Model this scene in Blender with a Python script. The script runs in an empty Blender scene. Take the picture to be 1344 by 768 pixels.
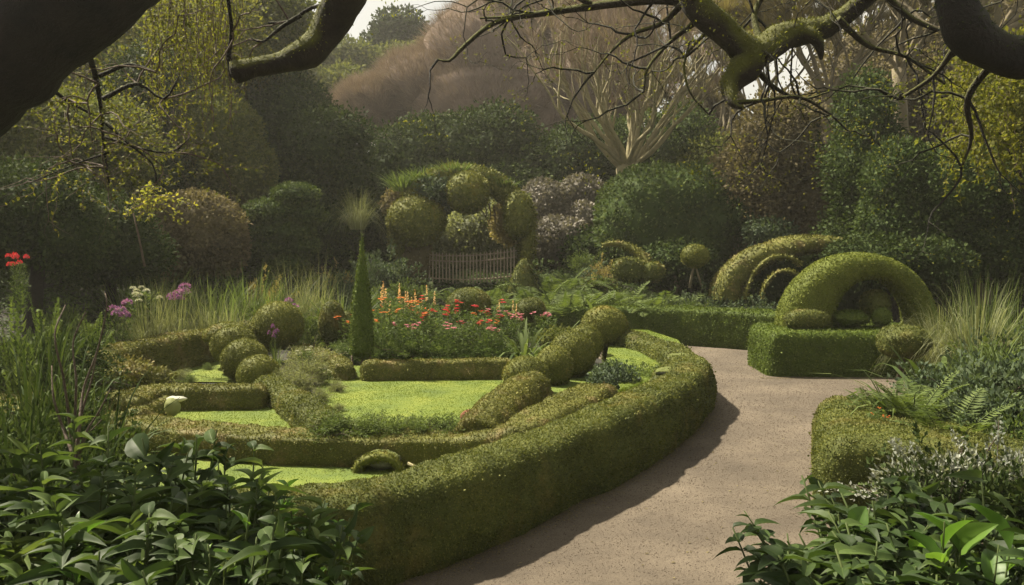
import bpy, math
import numpy as np
from mathutils import Vector

# ------------------------------------------------------------------ camera, sky, sun
scene = bpy.context.scene
FPX, CX, CY, HC = 1120.0, 672.0, 384.0, 2.4
PITCH = math.atan(74.0 / FPX)
cam = bpy.data.objects.new('camera', bpy.data.cameras.new('camera'))
scene.collection.objects.link(cam)
scene.camera = cam
cam.data.sensor_width = 36.0
cam.data.lens = 30.0
cam.data.clip_start = 0.05
cam.data.clip_end = 1500
cam.location = (0, 0, HC)
cam.rotation_euler = (math.pi / 2 - PITCH, 0, 0)

SUN_EL, SUN_AZ = math.radians(55), math.radians(-60)      # azimuth from +Y towards +X
sdir = Vector((math.sin(SUN_AZ) * math.cos(SUN_EL), math.cos(SUN_AZ) * math.cos(SUN_EL), math.sin(SUN_EL)))
world = bpy.data.worlds.new('World')
scene.world = world
world.use_nodes = True
nt = world.node_tree
nt.nodes.clear()
wo = nt.nodes.new('ShaderNodeOutputWorld')
bg = nt.nodes.new('ShaderNodeBackground')
sky = nt.nodes.new('ShaderNodeTexSky')
sky.sky_type = 'NISHITA'
sky.sun_disc = False
sky.sun_elevation = SUN_EL
sky.sun_rotation = SUN_AZ
sky.dust_density = 3.0
mixw = nt.nodes.new('ShaderNodeMix')
mixw.data_type = 'RGBA'
noi = nt.nodes.new('ShaderNodeTexNoise')
noi.inputs['Scale'].default_value = 2.2
noi.inputs['Detail'].default_value = 6
rmp = nt.nodes.new('ShaderNodeMapRange')
rmp.inputs['From Min'].default_value = 0.38
rmp.inputs['From Max'].default_value = 0.62
rmp.inputs['To Min'].default_value = 0.55
rmp.inputs['To Max'].default_value = 0.95
tc = nt.nodes.new('ShaderNodeTexCoord')
nt.links.new(tc.outputs['Generated'], noi.inputs['Vector'])
nt.links.new(noi.outputs['Fac'], rmp.inputs['Value'])
nt.links.new(rmp.outputs['Result'], mixw.inputs['Factor'])
nt.links.new(sky.outputs['Color'], mixw.inputs['A'])
mixw.inputs['B'].default_value = (6.6, 6.25, 5.2, 1)
nt.links.new(mixw.outputs['Result'], bg.inputs['Color'])
bg.inputs['Strength'].default_value = 0.05
nt.links.new(bg.outputs['Background'], wo.inputs['Surface'])

sun = bpy.data.objects.new('sun', bpy.data.lights.new('sun', 'SUN'))
scene.collection.objects.link(sun)
sun.data.energy = 5.0
sun.data.angle = math.radians(1.5)
sun.data.color = (1.0, 0.90, 0.72)
sun.rotation_euler = sdir.to_track_quat('Z', 'Y').to_euler()
sun.location = (0, 0, 30)

scene.view_settings.view_transform = 'Standard'
scene.view_settings.look = 'None'
scene.view_settings.gamma = 1
scene.view_settings.exposure = 1.5
scene.render.engine = 'CYCLES'
scene.cycles.max_bounces = 6
scene.cycles.diffuse_bounces = 3
scene.cycles.glossy_bounces = 2
scene.cycles.transmission_bounces = 4
scene.cycles.volume_bounces = 1
scene.cycles.transparent_max_bounces = 4

HAZE = 0.0008
rng = np.random.default_rng(7)
PI = math.pi

# ------------------------------------------------------------------ placement helpers
cp, sp = math.cos(PITCH), math.sin(PITCH)
def ray(px, py):
    x, u = (px - CX) / FPX, (CY - py) / FPX
    return np.array([x, cp + u * sp, -sp + u * cp])
def W(px, py, d):
    r = ray(px, py)
    return np.array([0, 0, HC]) + r * (d / r[1])
def G(px, py, z=0.0):
    r = ray(px, py)
    return np.array([0, 0, HC]) + r * ((z - HC) / r[2])
def PX(r, d):
    return r / FPX * d
def sstep(t):
    t = np.clip(t, 0, 1)
    return t * t * (3 - 2 * t)
def hgt(x, y):
    h = 1.05 * sstep((y - 19.4) / 6.0) + np.clip(y - 25, 0, 200) * 0.10
    h = h + 1.2 * sstep((-x - 6.5) / 5.0) * sstep((y - 9) / 8.0)
    h = h + 1.0 * sstep((x - 8.5) / 4.0) * sstep((y - 8) / 6.0)
    return h

# ------------------------------------------------------------------ noise
_lat = np.random.default_rng(11).random((32, 32, 32))
def vnoise(P, scale=1.0, off=0.0):
    Q = np.asarray(P) * scale + off + 1000.0
    i = np.floor(Q).astype(int)
    f = Q - i
    f = f * f * (3 - 2 * f)
    x0, y0, z0 = (i[:, 0] % 32, i[:, 1] % 32, i[:, 2] % 32)
    x1, y1, z1 = (x0 + 1) % 32, (y0 + 1) % 32, (z0 + 1) % 32
    fx, fy, fz = f[:, 0], f[:, 1], f[:, 2]
    L = _lat
    a = L[x0, y0, z0] * (1 - fx) + L[x1, y0, z0] * fx
    b = L[x0, y1, z0] * (1 - fx) + L[x1, y1, z0] * fx
    c = L[x0, y0, z1] * (1 - fx) + L[x1, y0, z1] * fx
    d = L[x0, y1, z1] * (1 - fx) + L[x1, y1, z1] * fx
    return ((a * (1 - fy) + b * fy) * (1 - fz) + (c * (1 - fy) + d * fy) * fz) * 2 - 1
def fbm(P, scale=1.0, off=0.0, oct=3):
    s, a, t = 0, 1.0, 0
    for k in range(oct):
        s = s + a * vnoise(P, scale * 2 ** k, off + 17.3 * k)
        t += a
        a *= 0.5
    return s / t

# ------------------------------------------------------------------ mesh assembly (numpy)
class MB:
    """collects vertices and faces (tri or quad arrays) for ONE mesh"""
    def __init__(s):
        s.V, s.F, s.R, s.M, s.n = [], [], [], [], 0
    def add(s, V, F, rnd=0.5, mat=0):
        V = np.asarray(V, float).reshape(-1, 3)
        F = np.asarray(F, int)
        if len(F) == 0: return s
        s.V.append(V)
        s.F.append(F + s.n)
        s.R.append(np.broadcast_to(np.asarray(rnd, float), (len(F),)).copy())
        s.M.append(np.full(len(F), mat))
        s.n += len(V)
        return s
    def build(s, name, mats, parent=None, smooth=True, loc=None):
        me = bpy.data.meshes.new(name)
        V = np.concatenate(s.V)
        if loc is not None:
            V = V - np.asarray(loc)
        me.vertices.add(len(V))
        me.vertices.foreach_set('co', V.astype(np.float32).ravel())
        idx = np.concatenate([f.ravel() for f in s.F])
        cnt = np.concatenate([np.full(len(f), f.shape[1]) for f in s.F])
        me.loops.add(len(idx))
        me.loops.foreach_set('vertex_index', idx.astype(np.int32))
        me.polygons.add(len(cnt))
        st = np.concatenate([[0], np.cumsum(cnt)[:-1]])
        me.polygons.foreach_set('loop_start', st.astype(np.int32))
        me.polygons.foreach_set('loop_total', cnt.astype(np.int32))
        me.polygons.foreach_set('use_smooth', np.full(len(cnt), smooth))
        me.polygons.foreach_set('material_index', np.concatenate(s.M).astype(np.int32))
        me.update(calc_edges=True)
        at = me.attributes.new('rnd', 'FLOAT', 'FACE')
        at.data.foreach_set('value', np.concatenate(s.R).astype(np.float32))
        for m in (mats if isinstance(mats, (list, tuple)) else [mats]):
            me.materials.append(m)
        o = bpy.data.objects.new(name, me)
        scene.collection.objects.link(o)
        if parent is not None:
            o.parent = parent
        elif loc is not None:
            o.location = loc
        return o

USED = {}
def tag(o, label, cat, group=None):
    o['label'] = label
    o['category'] = cat
    if group: o['group'] = group
    return o
def empty(name, loc, label, cat, group=None):
    o = bpy.data.objects.new(name, None)
    scene.collection.objects.link(o)
    o.location = loc
    o.empty_display_size = 0.2
    return tag(o, label, cat, group)
def struct(o, kind='structure'):
    o['kind'] = kind
    return o

def norm(A):
    return A / np.maximum(np.linalg.norm(A, axis=-1, keepdims=True), 1e-9)
def rvec(n, r=None):
    return norm((r or rng).normal(size=(n, 3)))

LEAF_V = np.array([[0, 0, 0], [-.5, .45, .12], [0, 1, 0], [.5, .45, .12]])
LEAF_F = np.array([[0, 3, 2, 1]])
def grid_leaf(nl=6, droop=0.35, shape='ovate'):
    V, F = [], []
    for i in range(nl + 1):
        t = i / nl
        if shape == 'ovate':
            w = 0.5 * math.sin(PI * min(1, t ** 0.75)) ** 0.8 + 0.01
        elif shape == 'heart':
            w = 0.62 * (1 - t) ** 0.6 * min(1, (t + .12) * 4) + 0.005
        else:
            w = 0.5 * (1 - t ** 2.2) * min(1, t * 6 + .3) + 0.004
        z = -droop * t * t
        for s in (-1, -.52, -.045, .045, .52, 1):
            V.append([s * w, t, z + (0.20 * abs(s) ** .7 * w * 2) - (0.016 * math.sin(t * 21) + .012 * (i % 2)) * abs(s)])
    for i in range(nl):
        for j in range(5):
            a = i * 6 + j
            F.append([a, a + 1, a + 7, a + 6])
    return np.array(V), np.array(F)

def inst(mb, T, TF, P, D, N, size, width=None, rnd=None, mat=0, rf=None):
    """place template T (x across, y along, z up) at P along D with up N"""
    n = len(P)
    if n == 0: return
    D = norm(D)
    X = norm(np.cross(D, N))
    Z = np.cross(X, D)
    size = np.broadcast_to(size, (n,))
    width = size * 0.6 if width is None else np.broadcast_to(width, (n,))
    V = (P[:, None, :] + X[:, None, :] * (T[None, :, 0:1] * width[:, None, None])
         + D[:, None, :] * (T[None, :, 1:2] * size[:, None, None])
         + Z[:, None, :] * (T[None, :, 2:3] * size[:, None, None]))
    F = TF[None] + (np.arange(n) * len(T))[:, None, None]
    if rnd is None: rnd = rng.random(n)
    R_ = np.repeat(np.broadcast_to(rnd, (n,)), len(TF))
    if rf is not None: R_ = R_ * .75 + np.tile(rf, n)
    mb.add(V.reshape(-1, 3), F.reshape(-1, TF.shape[1]), R_, mat)

def surf_sample(V, F, n, weight=None):
    """area-weighted random points on a quad/tri mesh"""
    T = F[:, :3]
    if F.shape[1] == 4:
        T = np.concatenate([F[:, [0, 1, 2]], F[:, [0, 2, 3]]])
    a, b, c = V[T[:, 0]], V[T[:, 1]], V[T[:, 2]]
    nn = np.cross(b - a, c - a)
    ar = np.linalg.norm(nn, axis=1) * 0.5
    w = ar.copy()
    if weight is not None:
        w = w * weight((a + b + c) / 3)
    tot = w.sum()
    if callable(n): n = int(n(tot))
    k = rng.choice(len(T), size=n, p=w / tot)
    u, v = rng.random(n), rng.random(n)
    m = u + v > 1
    u[m], v[m] = 1 - u[m], 1 - v[m]
    P = a[k] + (b - a)[k] * u[:, None] + (c - a)[k] * v[:, None]
    return P, norm(nn)[k]

CAMP = np.array([0, 0, HC])
def leafskin(mb, V, F, size=None, dens=1.0, lift=0.5, jitter=0.0, aspect=0.62, minz=None, maxn=420000, px=0.0026, lo=0.012, stand=0.7, flat=.7):
    """cover a base surface with small leaves; leaf size follows distance unless given"""
    def sz(P):
        if size is not None: return np.full(len(P), size)
        return np.clip(np.linalg.norm(P - CAMP, axis=1) * px, lo, 0.3)
    P, N = surf_sample(V, F, lambda t: min(maxn, t * dens), weight=lambda C: 1.0 / sz(C) ** 2)
    n = len(P)
    if minz is not None:
        k = P[:, 2] > minz
        P, N = P[k], N[k]
        n = len(P)
    s = sz(P) * (0.7 + 0.7 * rng.random(n))
    R = rvec(n)
    D = norm(N * stand + R * 0.9)
    U = norm(N + rvec(n) * flat)
    off = rng.random(n) ** 2 * jitter
    inst(mb, LEAF_V, LEAF_F, P + N * (off - 0.15 * s * lift)[:, None] + R * (jitter * 0.3), D, U, s * 1.4, s * aspect * 1.4)

def sphere(c, r, nu=40, nv=24, amp=0.06, freq=2.0, off=0.0, power=1.0, hi=0.0, hfreq=12, bottom=-1.0, lat=None):
    """displaced ellipsoid; power<1 makes it boxier; bottom cuts the underside flat"""
    c = np.asarray(c, float)
    r = np.broadcast_to(np.asarray(r, float), (3,))
    th = np.linspace(0, 2 * PI, nu, endpoint=False)
    ph = np.linspace(-PI / 2 * 0.999, PI / 2 * 0.999, nv)
    T, Ph = np.meshgrid(th, ph)
    U = np.stack([np.cos(Ph) * np.cos(T), np.cos(Ph) * np.sin(T), np.sin(Ph)], -1).reshape(-1, 3)
    if power != 1.0:
        U = np.sign(U) * np.abs(U) ** power
        U = U / (np.linalg.norm(U, axis=1, keepdims=True) ** 0.35)
    k = 1 + amp * fbm(U * np.array([1, 1, 1.0]) + off, freq, off)
    if hi: k = k + hi * vnoise(U + off, hfreq, 3.1)
    V = c + U * r * k[:, None]
    if bottom > -1:
        V[:, 2] = np.maximum(V[:, 2], c[2] + bottom * r[2])
    i = np.arange(nv - 1)[:, None] * nu
    j = np.arange(nu)[None]
    j2 = (j + 1) % nu
    F = np.stack([i + j, i + j2, i + nu + j2, i + nu + j], -1).reshape(-1, 4)
    return V, F

def catmull(P, step):
    P = np.asarray(P, float)
    Q = np.concatenate([[2 * P[0] - P[1]], P, [2 * P[-1] - P[-2]]])
    out = []
    for i in range(1, len(Q) - 2):
        L = np.linalg.norm(Q[i + 1] - Q[i])
        n = max(2, int(L / step))
        t = np.linspace(0, 1, n, endpoint=False)[:, None]
        a, b, c, d = Q[i - 1], Q[i], Q[i + 1], Q[i + 2]
        out.append(0.5 * (2 * b + (c - a) * t + (2 * a - 5 * b + 4 * c - d) * t ** 2 + (3 * b - a - 3 * c + d) * t ** 3))
    out.append(P[-1:])
    return np.concatenate(out)

def hedge_surface(path, w, z0, z1, rad=0.1, step=0.08, amp=0.03, lo=0.06, seed=0.0, belly=0.03, cap=0.12):
    """rounded box section swept along a ground path of (x, y[, ztop])"""
    path = np.asarray(path, float)
    if path.shape[1] == 2: path = np.column_stack([path, np.full(len(path), z1)])
    C = catmull(path, step)
    C[:, 0] += 0.02 * vnoise(C, 1.3, seed)
    Tn = np.gradient(C[:, :2], axis=0)
    Tn = norm(Tn)
    # caps
    kc = 5
    a = np.linspace(0, 1, kc)
    pre = [(C[0] - np.r_[Tn[0], 0] * cap * (1 - q), math.sqrt(max(0.0, 1 - (1 - q) ** 2))) for q in a]
    post = [(C[-1] + np.r_[Tn[-1], 0] * cap * (1 - q), math.sqrt(max(0.0, 1 - (1 - q) ** 2))) for q in a[::-1]]
    CC = np.array([p for p, _ in pre[:-1]] + list(C) + [p for p, _ in post[1:]])
    TT = np.concatenate([np.repeat(Tn[:1], kc - 1, 0), Tn, np.repeat(Tn[-1:], kc - 1, 0)])
    inset = np.array([(1 - q) * cap * 1.0 for _, q in pre[:-1]] + [0] * len(C) + [(1 - q) * cap * 1.0 for _, q in post[1:]])
    NN = np.stack([TT[:, 1], -TT[:, 0]], -1)          # to the right of travel
    # profile in unit: (side, height), from right bottom up and over to left bottom
    H = z1 - z0
    prof = []
    nS = max(3, int((H - rad) / step))
    for i in range(nS):
        t = i / nS
        prof.append((w / 2 + belly * math.sin(t * PI), t * (H - rad), 1, 0))
    for i in range(6):
        b = i / 5 * PI / 2
        prof.append((w / 2 - rad + rad * math.cos(b), H - rad + rad * math.sin(b), math.cos(b), math.sin(b)))
    nT = max(2, int((w - 2 * rad) / step))
    left = [(-x, z, -nx, nz) for x, z, nx, nz in prof[::-1]]
    mid = [((w / 2 - rad) * (1 - 2 * (i + 1) / (nT + 1)), H, 0, 1) for i in range(nT)] if w / 2 - rad > 0.03 else []
    prof = np.array(prof + mid + left)
    m = len(prof)
    V = np.zeros((len(CC), m, 3))
    k = np.maximum(0.0, (w / 2 - inset) / (w / 2))[:, None]
    side = prof[None, :, 0] * k
    top = (CC[:, 2] - z0)[:, None]
    zz = z0 + prof[None, :, 1] / H * (top - inset[:, None])
    V[:, :, 0] = CC[:, None, 0] + NN[:, None, 0] * side
    V[:, :, 1] = CC[:, None, 1] + NN[:, None, 1] * side
    V[:, :, 2] = zz
    nrm = np.zeros_like(V)
    nrm[:, :, 0] = NN[:, None, 0] * prof[None, :, 2]
    nrm[:, :, 1] = NN[:, None, 1] * prof[None, :, 2]
    nrm[:, :, 2] = prof[None, :, 3]
    Vf, Nf = V.reshape(-1, 3), nrm.reshape(-1, 3)
    disp = lo * fbm(Vf, 1.1, seed, 2) + amp * fbm(Vf, 7.0, seed + 5, 2)
    Vf = Vf + Nf * disp[:, None]
    i = np.arange(len(CC) - 1)[:, None] * m
    j = np.arange(m - 1)[None]
    F = np.stack([i + j, i + m + j, i + m + j + 1, i + j + 1], -1).reshape(-1, 4)
    e1 = np.array([[0 + q, 0 + q + 1, m - 2 - q, m - 1 - q] for q in range(m // 2 - 1)])
    e2 = (len(CC) - 1) * m + e1[:, ::-1]
    F = np.concatenate([F, e1, e2])
    return Vf, F

def tube(P, R, sides=8, amp=0.0, freq=3.0, seed=0.0, capend=True):
    P = np.asarray(P, float)
    R = np.broadcast_to(np.asarray(R, float), (len(P),))
    T = norm(np.gradient(P, axis=0))
    up = np.array([0, 0, 1.0]) if abs(T[0, 2]) < 0.9 else np.array([1.0, 0, 0])
    A = norm(np.cross(T, up))
    for i in range(1, len(A)):
        v = A[i - 1] - T[i] * (A[i - 1] @ T[i])
        A[i] = v / max(1e-9, np.linalg.norm(v))
    B = np.cross(T, A)
    th = np.linspace(0, 2 * PI, sides, endpoint=False)
    U = A[:, None] * np.cos(th)[None, :, None] + B[:, None] * np.sin(th)[None, :, None]
    V = P[:, None] + U * R[:, None, None]
    V = V.reshape(-1, 3)
    if amp:
        rr = np.repeat(R, sides)
        V = V + U.reshape(-1, 3) * (amp * fbm(V, freq, seed) * rr)[:, None]
    i = np.arange(len(P) - 1)[:, None] * sides
    j = np.arange(sides)[None]
    j2 = (j + 1) % sides
    F = np.stack([i + j, i + j2, i + sides + j2, i + sides + j], -1).reshape(-1, 4)
    if capend:
        V = np.concatenate([V, P[-1:] + T[-1:] * R[-1] * .4, P[:1]])
        n = len(P) * sides
        l = (len(P) - 1) * sides
        c1 = np.stack([l + j[0], l + j2[0], np.full(sides, n), np.full(sides, n)], -1)
        c2 = np.stack([j2[0], j[0], np.full(sides, n + 1), np.full(sides, n + 1)], -1)
        return V, F, np.concatenate([c1, c2])[:, :3]
    return V, F, None
def addtube(mb, P, R, sides=8, rnd=0.5, mat=0, **k):
    V, F, C = tube(P, R, sides, **k)
    n0 = mb.n
    mb.add(V, F, rnd, mat)
    if C is not None:
        mb.F.append(C + n0); mb.R.append(np.full(len(C), rnd)); mb.M.append(np.full(len(C), mat))
    return V, F

# ------------------------------------------------------------------ materials
def newmat(name):
    m = bpy.data.materials.new(name)
    m.use_nodes = True
    t = m.node_tree
    b = t.nodes['Principled BSDF']
    return m, t, b, t.nodes['Material Output']
def ramp(t, stops):
    r = t.nodes.new('ShaderNodeValToRGB')
    e = r.color_ramp.elements
    while len(e) < len(stops): e.new(0.5)
    for i, (p, c) in enumerate(stops):
        e[i].position = p
        e[i].color = (*c, 1)
    return r
def noise(t, scale, detail=3, coord='Object', rough=0.55):
    n = t.nodes.new('ShaderNodeTexNoise')
    n.inputs['Scale'].default_value = scale
    n.inputs['Detail'].default_value = detail
    n.inputs['Roughness'].default_value = rough
    c = t.nodes.new('ShaderNodeNewGeometry')
    t.links.new(c.outputs['Position'], n.inputs['Vector'])
    return n
def math_(t, op, a, b=None):
    n = t.nodes.new('ShaderNodeMath')
    n.operation = op
    for k, v in enumerate((a, b)):
        if v is None: continue
        if isinstance(v, (int, float)): n.inputs[k].default_value = v
        else: t.links.new(v, n.inputs[k])
    return n.outputs[0]
def foliage(name, dark, mid, light, trans=0.3, rough=0.65, patch=None, pscale=1.2, spec=0.14, pthr=(0.5, 0.72)):
    m, t, b, out = newmat(name)
    at = t.nodes.new('ShaderNodeAttribute')
    at.attribute_name = 'rnd'
    n = noise(t, 1.6, 3)
    v = math_(t, 'ADD', math_(t, 'MULTIPLY', at.outputs['Fac'], 0.62), math_(t, 'MULTIPLY', math_(t, 'SUBTRACT', n.outputs['Fac'], 0.25), 0.75))
    r = ramp(t, [(0.05, dark), (0.45, mid), (0.95, light)])
    t.links.new(v, r.inputs['Fac'])
    col = r.outputs['Color']
    if patch:
        n2 = noise(t, pscale, 4, rough=0.7)
        mr = t.nodes.new('ShaderNodeMapRange')
        mr.inputs['From Min'].default_value = pthr[0]
        mr.inputs['From Max'].default_value = pthr[1]
        t.links.new(n2.outputs['Fac'], mr.inputs['Value'])
        mx = t.nodes.new('ShaderNodeMix')
        mx.data_type = 'RGBA'
        t.links.new(math_(t, 'MULTIPLY', mr.outputs['Result'], 0.85), mx.inputs['Factor'])
        t.links.new(col, mx.inputs['A'])
        mx.inputs['B'].default_value = (*patch, 1)
        col = mx.outputs['Result']
    t.links.new(col, b.inputs['Base Color'])
    b.inputs['Roughness'].default_value = rough
    b.inputs['Specular IOR Level'].default_value = spec
    if trans > 0:
        tr = t.nodes.new('ShaderNodeBsdfTranslucent')
        g = t.nodes.new('ShaderNodeMix')
        g.data_type = 'RGBA'
        g.blend_type = 'MULTIPLY'
        g.inputs['Factor'].default_value = 1
        t.links.new(col, g.inputs['A'])
        g.inputs['B'].default_value = (1.5, 1.5, 0.8, 1)
        t.links.new(g.outputs['Result'], tr.inputs['Color'])
        ms = t.nodes.new('ShaderNodeMixShader')
        ms.inputs['Fac'].default_value = trans
        t.links.new(b.outputs['BSDF'], ms.inputs[1])
        t.links.new(tr.outputs['BSDF'], ms.inputs[2])
        t.links.new(ms.outputs['Shader'], out.inputs['Surface'])
    return m
def bark(name, a, b_, moss=None, scale=6, mossw=0.5):
    m, t, b, out = newmat(name)
    n = noise(t, scale, 6, rough=0.7)
    r = ramp(t, [(0.3, a), (0.7, b_)])
    t.links.new(n.outputs['Fac'], r.inputs['Fac'])
    col = r.outputs['Color']
    if moss:
        g = t.nodes.new('ShaderNodeNewGeometry')
        sx = t.nodes.new('ShaderNodeSeparateXYZ')
        t.links.new(g.outputs['Normal'], sx.inputs[0])
        n2 = noise(t, scale * .4, 4)
        v = math_(t, 'ADD', math_(t, 'MULTIPLY', sx.outputs['Z'], 0.45), math_(t, 'SUBTRACT', n2.outputs['Fac'], 1 - mossw))
        mr = t.nodes.new('ShaderNodeMapRange')
        mr.inputs['From Min'].default_value = -0.08
        mr.inputs['From Max'].default_value = 0.14
        t.links.new(v, mr.inputs['Value'])
        mx = t.nodes.new('ShaderNodeMix')
        mx.data_type = 'RGBA'
        t.links.new(mr.outputs['Result'], mx.inputs['Factor'])
        t.links.new(col, mx.inputs['A'])
        mx.inputs['B'].default_value = (*moss, 1)
        col = mx.outputs['Result']
    t.links.new(col, b.inputs['Base Color'])
    b.inputs['Roughness'].default_value = 0.9
    bp = t.nodes.new('ShaderNodeBump')
    bp.inputs['Strength'].default_value = 0.9
    bp.inputs['Distance'].default_value = 0.05
    n3 = noise(t, scale * 4, 5, rough=0.7)
    t.links.new(n3.outputs['Fac'], bp.inputs['Height'])
    t.links.new(bp.outputs['Normal'], b.inputs['Normal'])
    return m
def ground_mat(name, stops, scale, fine, bump=0.4, dist=0.01, rough=0.95, mid=None):
    m, t, b, out = newmat(name)
    n = noise(t, scale, 6, rough=0.65)
    n2 = noise(t, fine, 3, rough=0.7)
    v = math_(t, 'ADD', math_(t, 'MULTIPLY', n.outputs['Fac'], 0.6), math_(t, 'MULTIPLY', n2.outputs['Fac'], 0.4))
    r = ramp(t, stops)
    t.links.new(v, r.inputs['Fac'])
    t.links.new(r.outputs['Color'], b.inputs['Base Color'])
    b.inputs['Roughness'].default_value = rough
    bp = t.nodes.new('ShaderNodeBump')
    bp.inputs['Strength'].default_value = bump
    bp.inputs['Distance'].default_value = dist
    t.links.new(n2.outputs['Fac'], bp.inputs['Height'])
    t.links.new(bp.outputs['Normal'], b.inputs['Normal'])
    return m

M = dict(
    box=foliage('clipped_box', (.026, .036, .009), (.082, .096, .023), (.18, .185, .048), .2, patch=(.20, .16, .05), pthr=(.55, .78)),
    box_green=foliage('clipped_green_box', (.025, .04, .006), (.068, .10, .015), (.13, .165, .028), .2),
    box_old=foliage('old_clipped_hedge', (.04, .045, .010), (.11, .115, .026), (.22, .21, .055), .15, patch=(.20, .15, .065), pscale=2.4, pthr=(.52, .72)),
    moss=foliage('moss_topiary', (.042, .052, .01), (.11, .12, .022), (.21, .205, .046), .15, patch=(.24, .18, .04), pscale=1.5, pthr=(.6, .78)),
    ivy=foliage('dark_ivy', (.016, .028, .009), (.038, .060, .017), (.078, .105, .032), .2, rough=.6, spec=.05),
    ivy_green=foliage('fresh_ivy', (.025, .042, .013), (.05, .075, .022), (.10, .125, .04), .2, rough=.6, spec=.05),
    dark=foliage('dark_evergreen', (.014, .024, .008), (.032, .05, .015), (.068, .09, .027), .15, spec=.05),
    olive=foliage('olive_foliage', (.042, .054, .016), (.09, .105, .030), (.165, .175, .052), .3, spec=.05),
    brown=foliage('brown_foliage', (.065, .055, .030), (.125, .105, .058), (.20, .17, .095), .25, spec=.05),
    mauve=foliage('mauve_twigs', (.12, .09, .072), (.21, .16, .13), (.33, .26, .21), .1, rough=.9, spec=.1),
    tanleaf=foliage('tan_leaves', (.12, .10, .04), (.21, .175, .07), (.31, .26, .11), .35),
    bluegreen=foliage('blue_green_leaves', (.028, .045, .024), (.055, .08, .042), (.11, .14, .075), .25),
    greymauve=foliage('grey_mauve_leaves', (.075, .07, .055), (.13, .12, .095), (.20, .18, .15), .15),
    yellow=foliage('yellow_green_leaves', (.10, .12, .02), (.17, .18, .03), (.30, .26, .05), .45),
    hang=foliage('hanging_leaves', (.05, .06, .012), (.10, .11, .02), (.18, .17, .03), .45),
    fern=foliage('fern_fronds', (.035, .058, .014), (.07, .10, .026), (.13, .165, .05), .3),
    grass=foliage('tall_grass', (.034, .058, .016), (.07, .102, .030), (.145, .18, .062), .35, rough=.5),
    palegrass=foliage('pale_grass', (.07, .085, .035), (.14, .155, .075), (.26, .27, .15), .35),
    silver=foliage('silver_leaves', (.09, .105, .08), (.18, .195, .16), (.36, .37, .32), .2),
    broad=foliage('broad_glossy_leaves', (.012, .024, .007), (.032, .056, .014), (.09, .13, .032), .28, rough=.55, spec=.18),
    broad_fresh=foliage('broad_fresh_leaves', (.03, .07, .012), (.07, .14, .022), (.13, .22, .035), .4, rough=.45, spec=.35),  # fresher, brighter green of the shoots and big upright leaves
    bedgreen=foliage('bed_foliage', (.03, .055, .014), (.065, .10, .026), (.13, .165, .05), .3),
    blade=foliage('lawn_blades', (.07, .10, .006), (.088, .12, .007), (.108, .142, .010), .3, spec=.03),
    red=foliage('red_petals', (.32, .02, .025), (.42, .03, .04), (.5, .07, .09), .3),
    orange=foliage('orange_petals', (.40, .09, .03), (.48, .14, .04), (.55, .22, .07), .3),
    pink=foliage('pink_petals', (.36, .09, .14), (.45, .15, .22), (.5, .25, .32), .3),
    purple=foliage('purple_petals', (.15, .05, .17), (.22, .09, .25), (.32, .17, .34), .3),
    peach=foliage('peach_petals', (.6, .36, .16), (.65, .42, .24), (.7, .5, .3), .3),
    white=foliage('white_petals', (.3, .3, .25), (.38, .38, .33), (.5, .5, .43), .3),
    stem=foliage('green_stem', (.03, .045, .012), (.05, .07, .02), (.08, .10, .03), 0),
    twig=bark('brown_twig', (.06, .04, .025), (.12, .09, .06)),
    bark=bark('mossy_bark', (.010, .008, .006), (.045, .035, .022), moss=(.085, .09, .014), scale=7, mossw=.5),
    shadebark=bark('shaded_dark_bark', (.005, .004, .003), (.018, .014, .009), moss=(.03, .032, .008), scale=5, mossw=.32),  # near black, as the limbs' backlit shade is put into the bark colour
    tanbark=bark('pale_tan_bark', (.20, .175, .09), (.34, .30, .165), scale=3),
    greybark=bark('grey_tan_bark', (.12, .10, .06), (.22, .185, .11), scale=3),
    wood=bark('weathered_pickets', (.19, .155, .10), (.34, .28, .19), scale=14),
    arch=foliage('smooth_mossy_box', (.05, .068, .01), (.115, .14, .022), (.2, .22, .042), .15),
    soil=ground_mat('soil', [(.3, (.010, .010, .006)), (.7, (.028, .026, .013))], 1.5, 40),
    gravel=ground_mat('gravel', [(.38, (.048, .037, .025)), (.5, (.084, .066, .045)), (.62, (.13, .104, .073))], 0.7, 110, .6, .008),
    lawn=ground_mat('lawn', [(.38, (.045, .075, .005)), (.5, (.085, .12, .007)), (.62, (.135, .16, .012))], 1.7, 60, .2, .006),
    pebble=foliage('pebbles', (.06, .047, .034), (.09, .07, .051), (.14, .113, .087), 0, rough=.9),
    cut=bark('red_brown_cut_wood', (.20, .07, .03), (.32, .14, .07), scale=20),
    stone=bark('grey_stone', (.10, .10, .08), (.22, .21, .17), moss=(.10, .12, .02), scale=8, mossw=.45),
    cream=foliage('cream_flesh', (.16, .18, .06), (.22, .24, .09), (.28, .29, .15), .25),
)

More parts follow.
